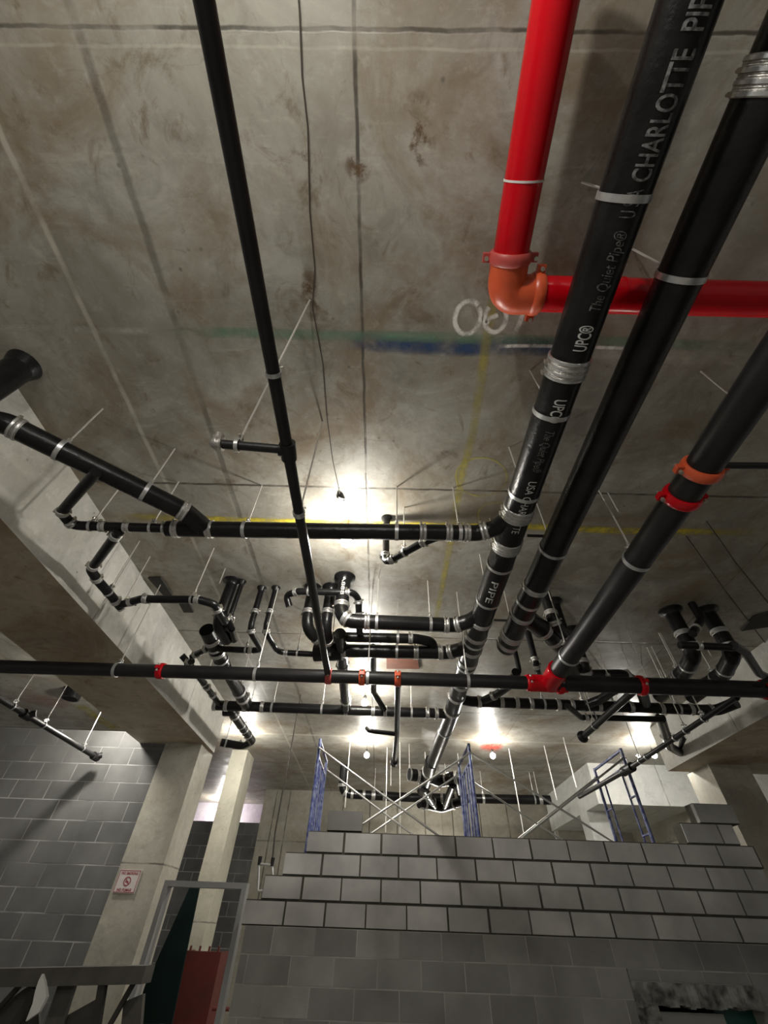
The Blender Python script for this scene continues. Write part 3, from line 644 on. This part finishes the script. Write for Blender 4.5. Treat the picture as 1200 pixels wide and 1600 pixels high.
small('bi', 914, 1050, [at(918, 1066)], 0.07, 'wide black riser right of the red tee', [('c', 910, 1035), ('c', 913, 1050)])
small('bj', 886, 1008, [at(878, 1018)], 0.06, 'black riser between the plain drain and the red tee', [('c', 884, 1000)])
# far tangle behind scaffold
run('far', 'drain_pipe', 'distant black drain with bright clamps behind the left scaffold frames', 'pipe', [[V((at(534, 1238).x, at(534, 1238).y, H+EYE)), at(534, 1240), at(640, 1246), at(860, 1250)]], 0.085, R=0.2,
    marks=[('c', x, y) for x, y in ((530, 1226), (538, 1240), (550, 1240), (568, 1241), (582, 1242), (600, 1244), (690, 1246), (712, 1246), (735, 1247), (755, 1247), (845, 1248))], phrase='distant drain behind the scaffold')
for y in ((540, 1240), (585, 1242), (755, 1246), (835, 1248), (843, 1249)): hanger('far', *y)
run('fartop', 'drain_pipe', 'distant black drain ending in a bright elbow above the crossing braces', 'pipe', [[at(640, 1210), at(668, 1214), at(690, 1222), at(715, 1212), at(722, 1245)], [at(660, 1235), at(672, 1200), at(674, 1190)]], 0.10, R=0.2, rs=[0.10, 0.11], marks=[('c', x, y) for x, y in ((652, 1212), (668, 1215), (700, 1216), (712, 1214), (672, 1206), (664, 1225))], phrase='distant elbowed drain')
hanger('fartop', 640, 1210)
run('farlow', 'drain_pipe', 'distant black drain lowest in the tangle behind the scaffold', 'pipe', [[at(655, 1255, 1.9), at(690, 1262, 1.9), at(725, 1252, 1.9)], [at(662, 1232, 1.95), at(682, 1262, 1.9)], [at(708, 1226, 1.95), at(694, 1262, 1.9)]], 0.09, R=0.1, rs=[0.09, 0.07, 0.07], marks=[('c', x, y) for x, y in ((664, 1257), (680, 1250), (697, 1254), (712, 1257), (668, 1242))])
# small fire branches
run('stub', 'fire_pipe', 'slim black pipe with a flared end slanting down from the fire main', 'pipe', [[at(992, 1078, ZF), at(912, 1150, ZF)]], 0.032, 'firepipe', R=0, phrase='slim flared pipe')
bm = bmesh.new(); a, b = at(912, 1150, ZF), at(992, 1078, ZF); lathe(bm, a, (a-b).normalized(), [(-0.03, 0.034), (0, 0.055), (0.03, 0.062), (0.03, 0.02)], 20, False); obj('end_cap', bm, M['firepipe'], RUNS['stub']['root'])
hanger('stub', 928, 1132)
run('longstub', 'fire_pipe', 'slim fire pipe at right running from the beam to a dark cap over the scaffold', 'pipe', [[at(1330, 990, ZF), at(1150, 1090, ZF), at(981, 1202, ZF), at(905, 1245, ZF)]], 0.030, 'firepipe', R=0, marks=[('b', 1055, 1152), ('b', 1010, 1182)], phrase='slim fire pipe over the right scaffold')
bm = bmesh.new(); a, b = at(988, 1198, ZF), at(974, 1206, ZF); sweep(bm, [a, b], 0.055, 18); obj('tee_fitting', bm, M['firepipe'], RUNS['longstub']['root'])
hanger('longstub', 1072, 1142); hanger('longstub', 1000, 1188); hanger('longstub', 1100, 1122)
run('leftstub', 'fire_pipe', 'slim black fire pipe at lower left ending in front of the block wall', 'pipe', [[at(-90, 1037, ZF), at(150, 1183, ZF)]], 0.030, 'firepipe', R=0, phrase='slim lower left fire pipe')
for px, py in ((42, 1117), (149, 1182)):
    p, t = near(RUNS['leftstub'], px, py); bm = bmesh.new(); sweep(bm, [p-t*0.06, p+t*0.06], 0.048, 18); sweep(bm, [p, p+V((0.07, 0.03, 0.03))], 0.036, 14); obj('tee_fitting', bm, M['firepipe'], RUNS['leftstub']['root'])
for y in ((20, 1103), (68, 1133), (128, 1170)): hanger('leftstub', *y)
run('drop', 'sprinkler_pipe', 'slim black sprinkler line below the orange clamp with a side elbow', 'pipe', [[at(622, 1070, ZF), at(620, 1150, ZF), at(616, 1190, ZF)], [at(620, 1147, ZF), at(577, 1142, ZF), at(573, 1138, ZF+0.06)]], 0.030, 'firepipe', R=0.03, rs=[0.03, 0.024])
bm = bmesh.new(); lathe(bm, at(616, 1190, ZF), V((0, 1, 0)), [(-0.03, 0.05), (0.05, 0.055)], 18, False); obj('end_cap', bm, M['firepipe'], RUNS['drop']['root'])
# ceiling stubs without drains
def stub(px, py, h0, r, label):
    p = at(px, py, H); bm = bmesh.new(); t = thing('drain_riser', label, 'pipe', p)
    sweep(bm, [p, V((p.x, p.y, h0+EYE))], r, 28); obj('pipe', bm, M['iron'], t)
    bm = bmesh.new(); lathe(bm, p, dn, [(0, r), (0, r*1.25), (0.015, r*1.22), (0.05, r*1.08), (0.07, r)]); obj('ceiling_collar', bm, M['iron'], t)
    bm = bmesh.new(); lathe(bm, V((p.x, p.y, h0+EYE-0.001)), dn, [(0, r*0.85), (0.001, r*0.85)], 24, False); obj('bore', bm, M['bore'], t)
stub(38, 570, 1.6, 0.085, 'thick black riser leaving the ceiling at the left edge, above the beam')
stub(117, 1078, 2.42, 0.13, 'black open pipe stub in the bright ceiling patch behind the beam')
build_hangers()
# lettering (white stencil on the drains)
NL = (-0.25, 0, -1)
lettering('main', 'UPC\u00ae', 0.085, 903, 540, 917, 500, (-0.1, 0, -1), bold=0.001)
lettering('main', 'The Quiet Pipe\u00ae', 0.07, 922, 478, 968, 356, (-0.05, 0, -1), 'letter_dim', shear=0.2)
lettering('main', 'U S A', 0.085, 972, 335, 984, 295, (-0.05, 0, -1), 'letter_dim')
lettering('main', 'CHARLOTTE  PIPE', 0.095, 985, 280, 1075, -20, (-0.05, 0, -1), 'letter_dim', bold=0.0015)
lettering('main', 'UPC\u00ae', 0.085, 878, 612, 868, 650, (-0.1, 0, -1), 'letter', bold=0.001)
lettering('main', 'The Quiet Pipe\u00ae', 0.07, 862, 660, 840, 725, (-0.1, 0, -1), 'letter_dim', shear=0.2)
lettering('main', 'USA CHARLOTTE', 0.07, 834, 738, 806, 820, (-0.1, 0, -1), 'letter')
lettering('main', 'PIPE', 0.08, 779, 895, 770, 930, (-0.3, 0, -1), 'letter')
lettering('branch', 'CISPI 301  HSF-U.S.A', 0.024, 344, 829, 462, 832, (0, 0.25, -1), 'letter_dim')
lettering('branch', 'CHARLOTTE  888  22', 0.024, 560, 834, 650, 837, (0, 0.25, -1), 'letter_dim')
lettering('slant', 'CISPI 301  NSF  U.S.A.', 0.024, 130, 722, 262, 787, (0, 0.25, -1), 'letter_dim')
lettering('upper', 'A888', 0.05, 530, 905, 531, 935, (0, -1, 0))

# ================================================================== BARE RODS
rods = [(547, 1160, 1262), (605, 1168, 1300), (611, 1190, 1228), (625, 1160, 1303), (664, 1175, 1209), (669, 1192, 1230), (695, 1193, 1210), (685, 1205, 1235), (715, 1177, 1300),
        (795, 1170, 1308), (850, 1165, 1250), (880, 1152, 1230), (1022, 1198, 1262), (1065, 1220, 1262), (1108, 1222, 1257), (320, 1202, 1245), (1095, 580, 620), (1050, 975, 1000), (980, 985, 1020), (1018, 1010, 1060), (1003, 1040, 1062), (975, 1022, 1042), (950, 770, 800), (1098, 1002, 1025), (1120, 998, 1020), (352, 888, 912)]
rods.sort()
for i, (px, py, pb) in enumerate(rods):
    p = at(px, py, H); best = min((abs(proj(V((p.x, p.y, EYE+h/100)))[1]-pb), h/100) for h in range(60, 256))
    bm = bmesh.new(); sweep(bm, [p, V((p.x, p.y, EYE+best[1]))], 0.0055 if py < 1100 else 0.009, 8)
    o = obj('threaded_rod', bm, M['rod'], origin=p); tag(o, f'{WORDS[i]} from the left of the bare steel rods hanging free from the ceiling', 'threaded rod', 'bare threaded rods')

# ================================================================== PAINT MARKS on the ceiling
def ribbon(name, label, px, wd, mt, h=H-0.0012, cat='paint mark', world=None):
    pts = world or [at(x, y, H) for x, y in px]
    for p in pts: p.z = h+EYE
    bm = bmesh.new(); uvl = bm.loops.layers.uv.new('UVMap'); prev = None; n = len(pts)
    for i, p in enumerate(pts):
        t = (pts[min(i+1, n-1)]-pts[max(i-1, 0)]).normalized(); s = V((-t.y, t.x, 0))*wd/2
        row = [bm.verts.new(p + s*(j/4-1)) for j in (0, 2, 4, 6, 8)]
        if prev:
            for j in range(4):
                f = bm.faces.new((prev[j], prev[j+1], row[j+1], row[j]))
                if f.normal.z > 0 or True: pass
                for l, (uu, vv) in zip(f.loops, ((0, j/4), (0, (j+1)/4), (1, (j+1)/4), (1, j/4))): l[uvl].uv = ((0.15+0.7*(i-1+uu)/(n-1)) if 'digit' in name or 'ring' in name else (i-1+uu)/(n-1), vv)
        prev = row
    o = obj(name, bm, M[mt], smooth=False); return tag(o, label, cat)
def spot(name, label, px, py, rx, ry, mt, cat='paint mark'):
    c = at(px, py, H); c.z = H+EYE-0.0016; bm = bmesh.new(); uvl = bm.loops.layers.uv.new('UVMap'); k = 28
    a = bm.verts.new(c); rg = [bm.verts.new(c + V((rx*math.cos(2*math.pi*i/k), ry*math.sin(2*math.pi*i/k), 0))) for i in range(k)]
    for i in range(k):
        f = bm.faces.new((a, rg[i], rg[(i+1) % k]))
        for l, v in zip(f.loops, (0.5, 0, 0)): l[uvl].uv = (0.5, v)
    return tag(obj(name, bm, M[mt], smooth=False), label, cat)
ribbon('yellow_paint_line', 'bright yellow spray line crossing the ceiling behind the branch drain', [(170, 806), (400, 814), (560, 819), (700, 822), (820, 822), (960, 829), (1210, 833)], 0.10, 'sp_yellow')
ribbon('yellow_paint_line', 'yellow spray line running away from the red elbow across the ceiling', [(776, 440), (765, 500), (752, 590), (738, 680), (722, 740), (705, 840), (690, 920), (676, 1000)], 0.075, 'sp_yellow_dim')
ribbon('blue_paint_line', 'dark blue spray smear crossing the ceiling beside the chalk digits', [(540, 531), (620, 540), (700, 544), (800, 541), (900, 545)], 0.12, 'sp_blue', h=H-0.0008)
ribbon('green_chalk_line', 'pale green chalk line across the whole ceiling', [(250, 518), (400, 521), (520, 524), (640, 526), (760, 530), (1000, 535), (1210, 545)], 0.075, 'sp_green', h=H-0.001)
ribbon('white_chalk_line', 'white chalk line reaching in from the left edge of the ceiling', [(-30, 510), (80, 513), (160, 516), (250, 517)], 0.055, 'sp_white_dim')
ribbon('white_chalk_line', 'short white chalk line right of the chalk digits', [(777, 541), (830, 540), (880, 541), (1000, 545)], 0.028, 'sp_white', h=H-0.0018)
dig = thing('chalk_digits', 'white chalk digits beside the orange elbow on the ceiling', 'paint mark', at(760, 500, H))
def arc(cx, cy_, rx, ry, a0, a1, n=20, rot=0.0): return [(cx + rx*math.cos(math.radians(a0+(a1-a0)*i/n)) + rot*ry*math.sin(math.radians(a0+(a1-a0)*i/n)), cy_ - ry*math.sin(math.radians(a0+(a1-a0)*i/n))) for i in range(n+1)]
for pts in (arc(731, 496, 20, 26, 45, 400, rot=0.12), arc(774, 497, 17, 22, 60, -230, rot=0.1), [(778, 492), (765, 497), (760, 505)], [(816, 490), (813, 503), (806, 517)]):
    o = ribbon('digit_stroke', '', pts, 0.036, 'sp_white', h=H-0.002); del o['category']; del o['label']
    o.parent = dig; o.location = o.location - dig.location
for px, py, rx, ry, mt, lb in ((541, 817, 0.11, 0.09, 'sp_red', 'round red spray spot on the yellow line above the first bulb'), (567, 1062, 0.2, 0.28, 'sp_pink', 'pale red spray spot just above the fire main'),
        (768, 1167, 0.24, 0.32, 'sp_red', 'flat red spray spot above the bulb right of the scaffold'), (540, 455, 0.10, 0.07, 'sp_pale', 'pale round blotch on the ceiling above the slim rod'),
        (485, 460, 0.06, 0.16, 'sp_rust', 'rust brown stain along the ceiling cable'), (800, 700, 0.0, 0.0, None, '')):
    if mt: spot('paint_spot', lb, px, py, rx, ry, mt)
for (cx, cy_, rx, ry, lb) in ((752, 745, 40, 30, 'larger faint yellow spray ring beside the main drain'), (775, 805, 28, 20, 'smaller faint yellow spray ring on the yellow line')):
    ribbon('paint_ring', lb, arc(cx, cy_, rx, ry, 0, 360, 30), 0.022, 'sp_yellow_dim', h=H-0.0014)
ribbon('yellow_paint_line', 'yellow spray smear on the bright ceiling patch behind the left beam', [(120, 1100), (150, 1120), (185, 1142)], 0.3, 'sp_yellow_dim')
spot('paint_spot', 'faded pink spray blotch beside the open pipe stub at left', 70, 1095, 0.5, 0.35, 'sp_pink')
for px, py, rx, ry, lb in ((290, 372, 0.02, 0.07, 'small rust mark left of the slim fire pipe'), (650, 215, 0.10, 0.16, 'brown stain on the ceiling left of the red pipe'), (470, 265, 0.09, 0.09, 'brown stain beside the ceiling cable'), (560, 260, 0.07, 0.07, 'brown stain between the cable and the red pipe')):
    spot('ceiling_stain', lb, px, py, rx, ry, 'sp_rust', 'stain')
# ceiling cable
cab = [at(x, y, H-0.012) for x, y in ((462, -60), (468, 20), (472, 120), (481, 200), (484, 330), (492, 420), (488, 480), (505, 570), (512, 660), (520, 720), (532, 776))]
cable = thing('ceiling_cable', 'thin brown cable along the ceiling ending in a small black plug', 'cable', cab[0])
bm = bmesh.new(); sweep(bm, cab, 0.0035, 6); obj('wire', bm, M['cable'], cable)
bm = bmesh.new(); p = cab[-1]; obox(bm, p + V((0.0, 0.02, -0.012)), V((0.02, 0.01, 0)), V((-0.008, 0.03, 0)), V((0, 0, 0.012))); obox(bm, p + V((0.02, 0.035, -0.012)), V((0.018, 0, 0)), V((0, 0.008, 0)), V((0, 0, 0.008))); obj('plug', bm, M['socket'], cable, smooth=False)
# recess boxes / plywood patches in the ceiling
def patch(px, mt, label):
    pts = [(at(x, y, H).x, at(x, y, H).y) for x, y in px]; bm = bmesh.new(); prism(bm, pts, H+EYE-0.02, H+EYE); tag(obj('ceiling_patch', bm, M[mt], smooth=False), label, 'board')
patch([(604, 1027), (652, 1027), (655, 1043), (604, 1043)], 'plywood', 'brown plywood patch on the ceiling behind the fire main')
patch([(232, 901), (252, 901), (270, 928), (258, 930)], 'darkwood', 'dark ceiling patch left of the thin offset drain, by the beam')
patch([(280, 940), (296, 940), (303, 955), (288, 955)], 'darkwood', 'small dark ceiling patch just below the thin offset drain')
patch([(1176, 962), (1215, 950), (1215, 975), (1157, 984)], 'darkwood', 'dark ceiling patch at the right edge beside the beam')

# ================================================================== SCAFFOLD
YS = 6.35; YB = 7.35; ZT = 1.90+EYE
def tube(bm, a, b, r=0.021, seg=12): sweep(bm, [V(a), V(b)], r, seg)
def scaffold_frame(x, label):
    o = thing('scaffold_frame', label, 'scaffold frame', (x, (YS+YB)/2, 0.0), 'blue scaffold frames')
    for y in (YS, YB):
        bm = bmesh.new(); tube(bm, (x, y, 0), (x, y, ZT-0.0)); obj('post', bm, M['blue'], o)
    for y in ((YS+0.2, YB-0.2) if x > 3 else (YS+0.2, YS+0.38, YB-0.38, YB-0.2)):
        bm = bmesh.new(); tube(bm, (x, y, 0.3), (x, y, ZT-0.22), 0.013); obj('inner_post', bm, M['blue'], o)
    for z in (ZT-0.02, ZT-0.22, 1.3):
        bm = bmesh.new(); tube(bm, (x, YS, z), (x, YB, z), 0.019); obj('crossbar', bm, M['blue'], o)
    for z in (ZT-0.55, ZT-0.95, ZT-1.35):
        for ya, yb in ((YS, YS+0.2), (YB-0.2, YB)):
            bm = bmesh.new(); tube(bm, (x, ya, z), (x, yb, z), 0.012); obj('rung', bm, M['blue'], o)
    for y in (YS, YB):
        for z in (ZT-0.12, ZT-1.34):
            bm = bmesh.new(); tube(bm, (x-0.04, y, z), (x+0.04, y, z), 0.008, 8); obj('lock_pin', bm, M['brace'], o)
XS = [-0.90, 1.21, 3.35]
for x, lb in zip(XS, ('leftmost blue scaffold frame behind the block wall', 'middle blue scaffold frame behind the block wall', 'rightmost blue scaffold frame, in front of the white concrete box')): scaffold_frame(x, lb)
for b, (xa, xb) in enumerate(zip(XS, XS[1:])):
    for y, pl in ((YS-0.03, 'near'), (YB+0.03, 'far')):
        o = thing('cross_brace', f"{pl} pair of crossed steel braces in the {'left' if b == 0 else 'right'} scaffold bay", 'scaffold brace', ((xa+xb)/2, y, ZT-0.73), 'scaffold cross braces')
        bm = bmesh.new(); tube(bm, (xa, y, ZT-0.12), (xb, y, ZT-1.34), 0.013, 10); obj('brace_tube', bm, M['brace'], o)
        bm = bmesh.new(); tube(bm, (xa, y+0.026, ZT-1.34), (xb, y+0.026, ZT-0.12), 0.013, 10); obj('brace_tube', bm, M['brace'], o)
        bm = bmesh.new(); tube(bm, ((xa+xb)/2, y-0.015, ZT-0.73), ((xa+xb)/2, y+0.045, ZT-0.73), 0.012, 8); obj('pivot_bolt', bm, M['bolt'], o)

# ================================================================== DOORWAY, COLUMN THINGS
yd = 6.2
def P6(px, py): return aty(px, py, yd)
a, b = P6(258, 1375), P6(386, 1381)
df = thing('door_frame', 'grey steel door frame between the concrete column and the centre block wall', 'door frame', (a.x, yd, 0))
bm = bmesh.new(); box(bm, (a.x, yd, a.z-0.05), (b.x, yd+0.14, a.z)); obj('header', bm, M['frame'], df, smooth=False)
bm = bmesh.new(); box(bm, (b.x-0.05, yd, 0), (b.x, yd+0.14, a.z-0.05)); obj('jamb', bm, M['frame'], df, smooth=False)
bm = bmesh.new(); box(bm, (a.x, yd, 0), (a.x+0.05, yd+0.14, a.z-0.05)); obj('jamb', bm, M['frame'], df, smooth=False)
# dark green sheet leaning in the doorway
bm = bmesh.new(); p = [aty(297, 1385, 7.8), aty(312, 1385, 7.8), aty(268, 1600, 7.3), aty(200, 1600, 7.3)]
n = V((0, 0.03, 0)); A = [bm.verts.new(q) for q in p]; B = [bm.verts.new(q+n) for q in p]
fs = [bm.faces.new(A), bm.faces.new(B[::-1])] + [bm.faces.new((A[i], B[i], B[(i+1) % 4], A[(i+1) % 4])) for i in range(4)]; bmesh.ops.recalc_face_normals(bm, faces=fs)
tag(obj('leaning_sheet', bm, M['tarp'], smooth=False), 'dark green sheet leaning inside the doorway beside the pale column', 'sheet')
# red steel cabinet against pale column
p0, p1 = aty(289, 1490, 8.6), aty(350, 1482, 8.6)
cb = thing('red_steel_channel', 'red oxide steel channel standing in front of the pale column', 'steel channel', ((p0.x+p1.x)/2, 8.6, 0))
zt_ = (p0.z+p1.z)/2
bm = bmesh.new(); prism(bm, [(p0.x, 8.5), (p0.x, 8.95), (p0.x+0.03, 8.95), (p0.x+0.03, 8.6), (p1.x-0.03, 8.6), (p1.x-0.03, 8.95), (p1.x, 8.95), (p1.x, 8.5)], 0, zt_); obj('web', bm, M['red_steel'], cb, smooth=False)
for i in range(4):
    x = p0.x + 0.08 + (p1.x-p0.x-0.14)*i/3; bm = bmesh.new(); tube(bm, (x, 8.55, zt_), (x, 8.55, zt_+0.05), 0.015, 8); obj('stud', bm, M['red_steel'], cb)
bm = bmesh.new(); q = aty(332, 1576, 8.45); tube(bm, q, q + V((0.22, 0, 0)), 0.02, 8); obj('pin', bm, M['red_steel'], cb)
# bracket and conduit by the wall's stepped end
cd = [at(449, 1150, 2.3), aty(425, 1352, 11.0)]
bk = thing('wall_conduit', 'thin dark conduit with a clamp bracket hanging left of the stepped wall end', 'conduit', aty(425, 1352, 6.5))
q0 = aty(425, 1352, 6.5); q1 = V((q0.x, q0.y, 0)); qt = V((aty(445, 1240, 6.5).x, 6.5, H+EYE))
bm = bmesh.new(); sweep(bm, [q0, aty(430, 1300, 6.5), V((q0.x+0.0, 6.5, H+EYE))], 0.010, 8); obj('conduit', bm, M['cable'], bk)
bm = bmesh.new(); g = aty(405, 1350, 6.5); g2 = aty(403, 1392, 6.5); g3 = aty(428, 1392, 6.5)
sweep(bm, [q0, g], 0.014, 8); sweep(bm, [g, g2], 0.012, 8); sweep(bm, [q0, g3], 0.012, 8); sweep(bm, [g2, g3], 0.012, 8); obj('bracket', bm, M['brace'], bk)
for s in (q0, g):
    bm = bmesh.new(); lathe(bm, s + V((0, 0, 0.02)), V((0, 0, 1)), [(-0.03, 0.02), (0.05, 0.025)], 10, False); obj('clamp', bm, M['firepipe'], bk)
# no smoking sign on the column
YSG = 6.585
c = aty(199, 1377, YSG); sg = thing('no_smoking_sign', 'small white and red no smoking sign on the left concrete column', 'sign', V((c.x, YSG, c.z)))
hw, hh = 0.13, 0.105
cx = c.x; cz = c.z
bm = bmesh.new(); box(bm, (cx-hw, YSG-0.004, cz-hh), (cx+hw, YSG+0.01, cz+hh)); obj('board', bm, M['sign'], sg, smooth=False)
bm = bmesh.new()
for a_, b_ in (((-hw+.006, hh-.012), (hw-.006, hh-.006)), ((-hw+.006, -hh+.006), (hw-.006, -hh+.012)), ((-hw+.006, -hh+.006), (-hw+.012, hh-.006)), ((hw-.012, -hh+.006), (hw-.006, hh-.006))):
    box(bm, (cx+a_[0], YSG-0.006, cz+a_[1]), (cx+b_[0], YSG-0.004, cz+b_[1]))
obj('border', bm, M['sign_red'], sg, smooth=False)
for txt, dz in (('NO SMOKING', hh-0.045), ('NO FUMAR', -hh+0.018)):
    bm = text_mesh(txt, 0.034, 0.0012); xs = [v.co.x for v in bm.verts]; w_ = max(xs)
    for v in bm.verts: v.co = V((cx + (v.co.x-w_/2)*min(1, 0.2/w_), YSG-0.006, cz+dz+v.co.y))
    obj('wording', bm, M['sign_red'], sg, smooth=False)
bm = bmesh.new(); band(bm, V((cx, YSG-0.006, cz)), V((0, 1, 0)), 0.033, 0.042, 0.003, 28)
obox(bm, V((cx, YSG-0.007, cz)), V((0.026, 0, -0.026)), V((0, 0.001, 0)), V((0.003, 0, 0.003))); obox(bm, V((cx, YSG-0.0065, cz-0.004)), V((0.022, 0, 0)), V((0, 0.001, 0)), V((0, 0, 0.005))); obj('symbol', bm, M['sign_red'], sg, smooth=False)
# opening in the centre wall, with its rough lintel
x0, x1, zt2 = hole; 
op = thing('rough_lintel', 'rough dark stone-like lintel over the small opening at bottom right', 'lintel', (x0, D1, zt2))
bm = bmesh.new(); nseg = 24
for i in range(nseg):
    xa, xb = x0+(x1-x0)*i/nseg, x0+(x1-x0)*(i+1)/nseg; dz = random.uniform(0, 0.03)
    box(bm, (xa, D1-0.015-random.uniform(0, 0.03), zt2-0.13-dz), (xb, D1+0.19, zt2-0.0))
obj('lintel_stone', bm, M['rubble'], op, smooth=False)
bm = bmesh.new()
for i in range(8): box(bm, (x0-0.01, D1-0.012-random.uniform(0, 0.03), zt2-0.13-0.1*(i+1)), (x0+0.16+random.uniform(0, 0.05), D1+0.19, zt2-0.13-0.1*i))
obj('side_stone', bm, M['rubble'], op, smooth=False)
bm = bmesh.new(); box(bm, (x0-0.1, D1+0.30, 0.2), (x1+0.2, D1+0.32, zt2+0.1)); tag(obj('dark_backing', bm, M['bore'], smooth=False), 'black backing added to darken the inside of the opening at bottom right', 'board')  # black sheet behind the gap stands for the dark inside
bm = bmesh.new(); box(bm, (x0+0.25, D1+0.16, 0.4), (x1-0.3, D1+0.2, zt2-0.19)); tag(obj('grey_panel', bm, M['grey_panel'], smooth=False), 'flat grey panel filling the small opening at bottom right', 'panel')
bm = bmesh.new(); box(bm, (x0+0.14, D1+0.21, 0.4), (x0+0.27, D1+0.24, zt2-0.1)); tag(obj('teal_sheet', bm, M['teal'], smooth=False), 'narrow dark teal plastic strip left of the grey panel at bottom right', 'sheet')
bm = bmesh.new(); box(bm, (x1-0.35, D1+0.21, 0.4), (x1+0.1, D1+0.24, zt2-0.1)); tag(obj('teal_sheet', bm, M['teal'], smooth=False), 'dark teal plastic right of the grey panel in the small opening', 'sheet')
# timber junk at lower left
yj = 4.6
def J(px, py): return aty(px, py, yj)
def board(pa, pb, wd, th, mt, label, dy=0.0):
    a, b = J(*pa), J(*pb); a.y += dy; b.y += dy; d = (b-a); L = d.length; d.normalize(); s = V((0, 1, 0)).cross(d).normalized()
    bm = bmesh.new(); obox(bm, (a+b)/2, d*L/2, V((0, th/2, 0)), s*wd/2); bmesh.ops.bevel(bm, geom=bm.edges[:], offset=0.004, segments=1)
    tag(obj('timber_board', bm, M[mt], smooth=False), label, 'board', 'stacked timber at lower left')
board((-60, 1528), (232, 1522), 0.09, 0.18, 'wood', 'grey horizontal board on top of the lower left timber pile')
board((100, 1540), (40, 1720), 0.12, 0.05, 'wood', 'pale upright board left of the white plastic', 0.05)
board((170, 1512), (140, 1700), 0.05, 0.05, 'darkwood', 'dark upright post under the concrete column', -0.05)
board((215, 1525), (150, 1640), 0.03, 0.03, 'darkwood', 'thin dark slanting stick right of the dark post')
board((40, 1530), (-60, 1640), 0.03, 0.03, 'darkwood', 'thin dark slanting stick at the left edge of the pile')
board((60, 1545), (-30, 1700), 0.06, 0.03, 'darkwood', 'wide dark slanting board left of the white plastic', -0.03)
board((205, 1560), (190, 1720), 0.13, 0.05, 'wood', 'greenish grey upright board nearest the doorway', 0.06)
board((0, 1565), (0, 1720), 0.35, 0.03, 'wood', 'wide pale board at the far left of the pile', 0.12)
board((110, 1580), (100, 1720), 0.3, 0.03, 'wood', 'wide grey board behind the dark post', 0.12)
bm = bmesh.new(); pr_ = [J(80, 1520), J(84, 1532), J(87, 1555), J(76, 1578), J(56, 1592), J(66, 1565), J(70, 1545), J(75, 1530)]
A = [bm.verts.new(q + V((0, -0.12, 0))) for q in pr_]; B = [bm.verts.new(q + V((0, -0.09+random.uniform(-0.01, 0.01), 0))) for q in pr_]
fs = [bm.faces.new(A), bm.faces.new(B[::-1])] + [bm.faces.new((A[i], B[i], B[(i+1) % 8], A[(i+1) % 8])) for i in range(8)]; bmesh.ops.recalc_face_normals(bm, faces=fs)
tag(obj('plastic_scrap', bm, M['rag']), 'torn white plastic scrap hanging on the lower left timber', 'plastic sheet')

# thin cables on the dark right part of the ceiling
for pts, lb in (([(1072, 838), (1131, 920), (1215, 1030)], 'thin dark cable on the right ceiling, the lower one of two'), ([(1104, 815), (1150, 880), (1215, 960)], 'thin dark cable on the right ceiling, the upper one of two')):
    cc = [at(x, y, H-0.01) for x, y in pts]; bm = bmesh.new(); sweep(bm, cc, 0.006, 6); tag(obj('ceiling_cable', bm, M['cable'], origin=cc[0]), lb, 'cable')
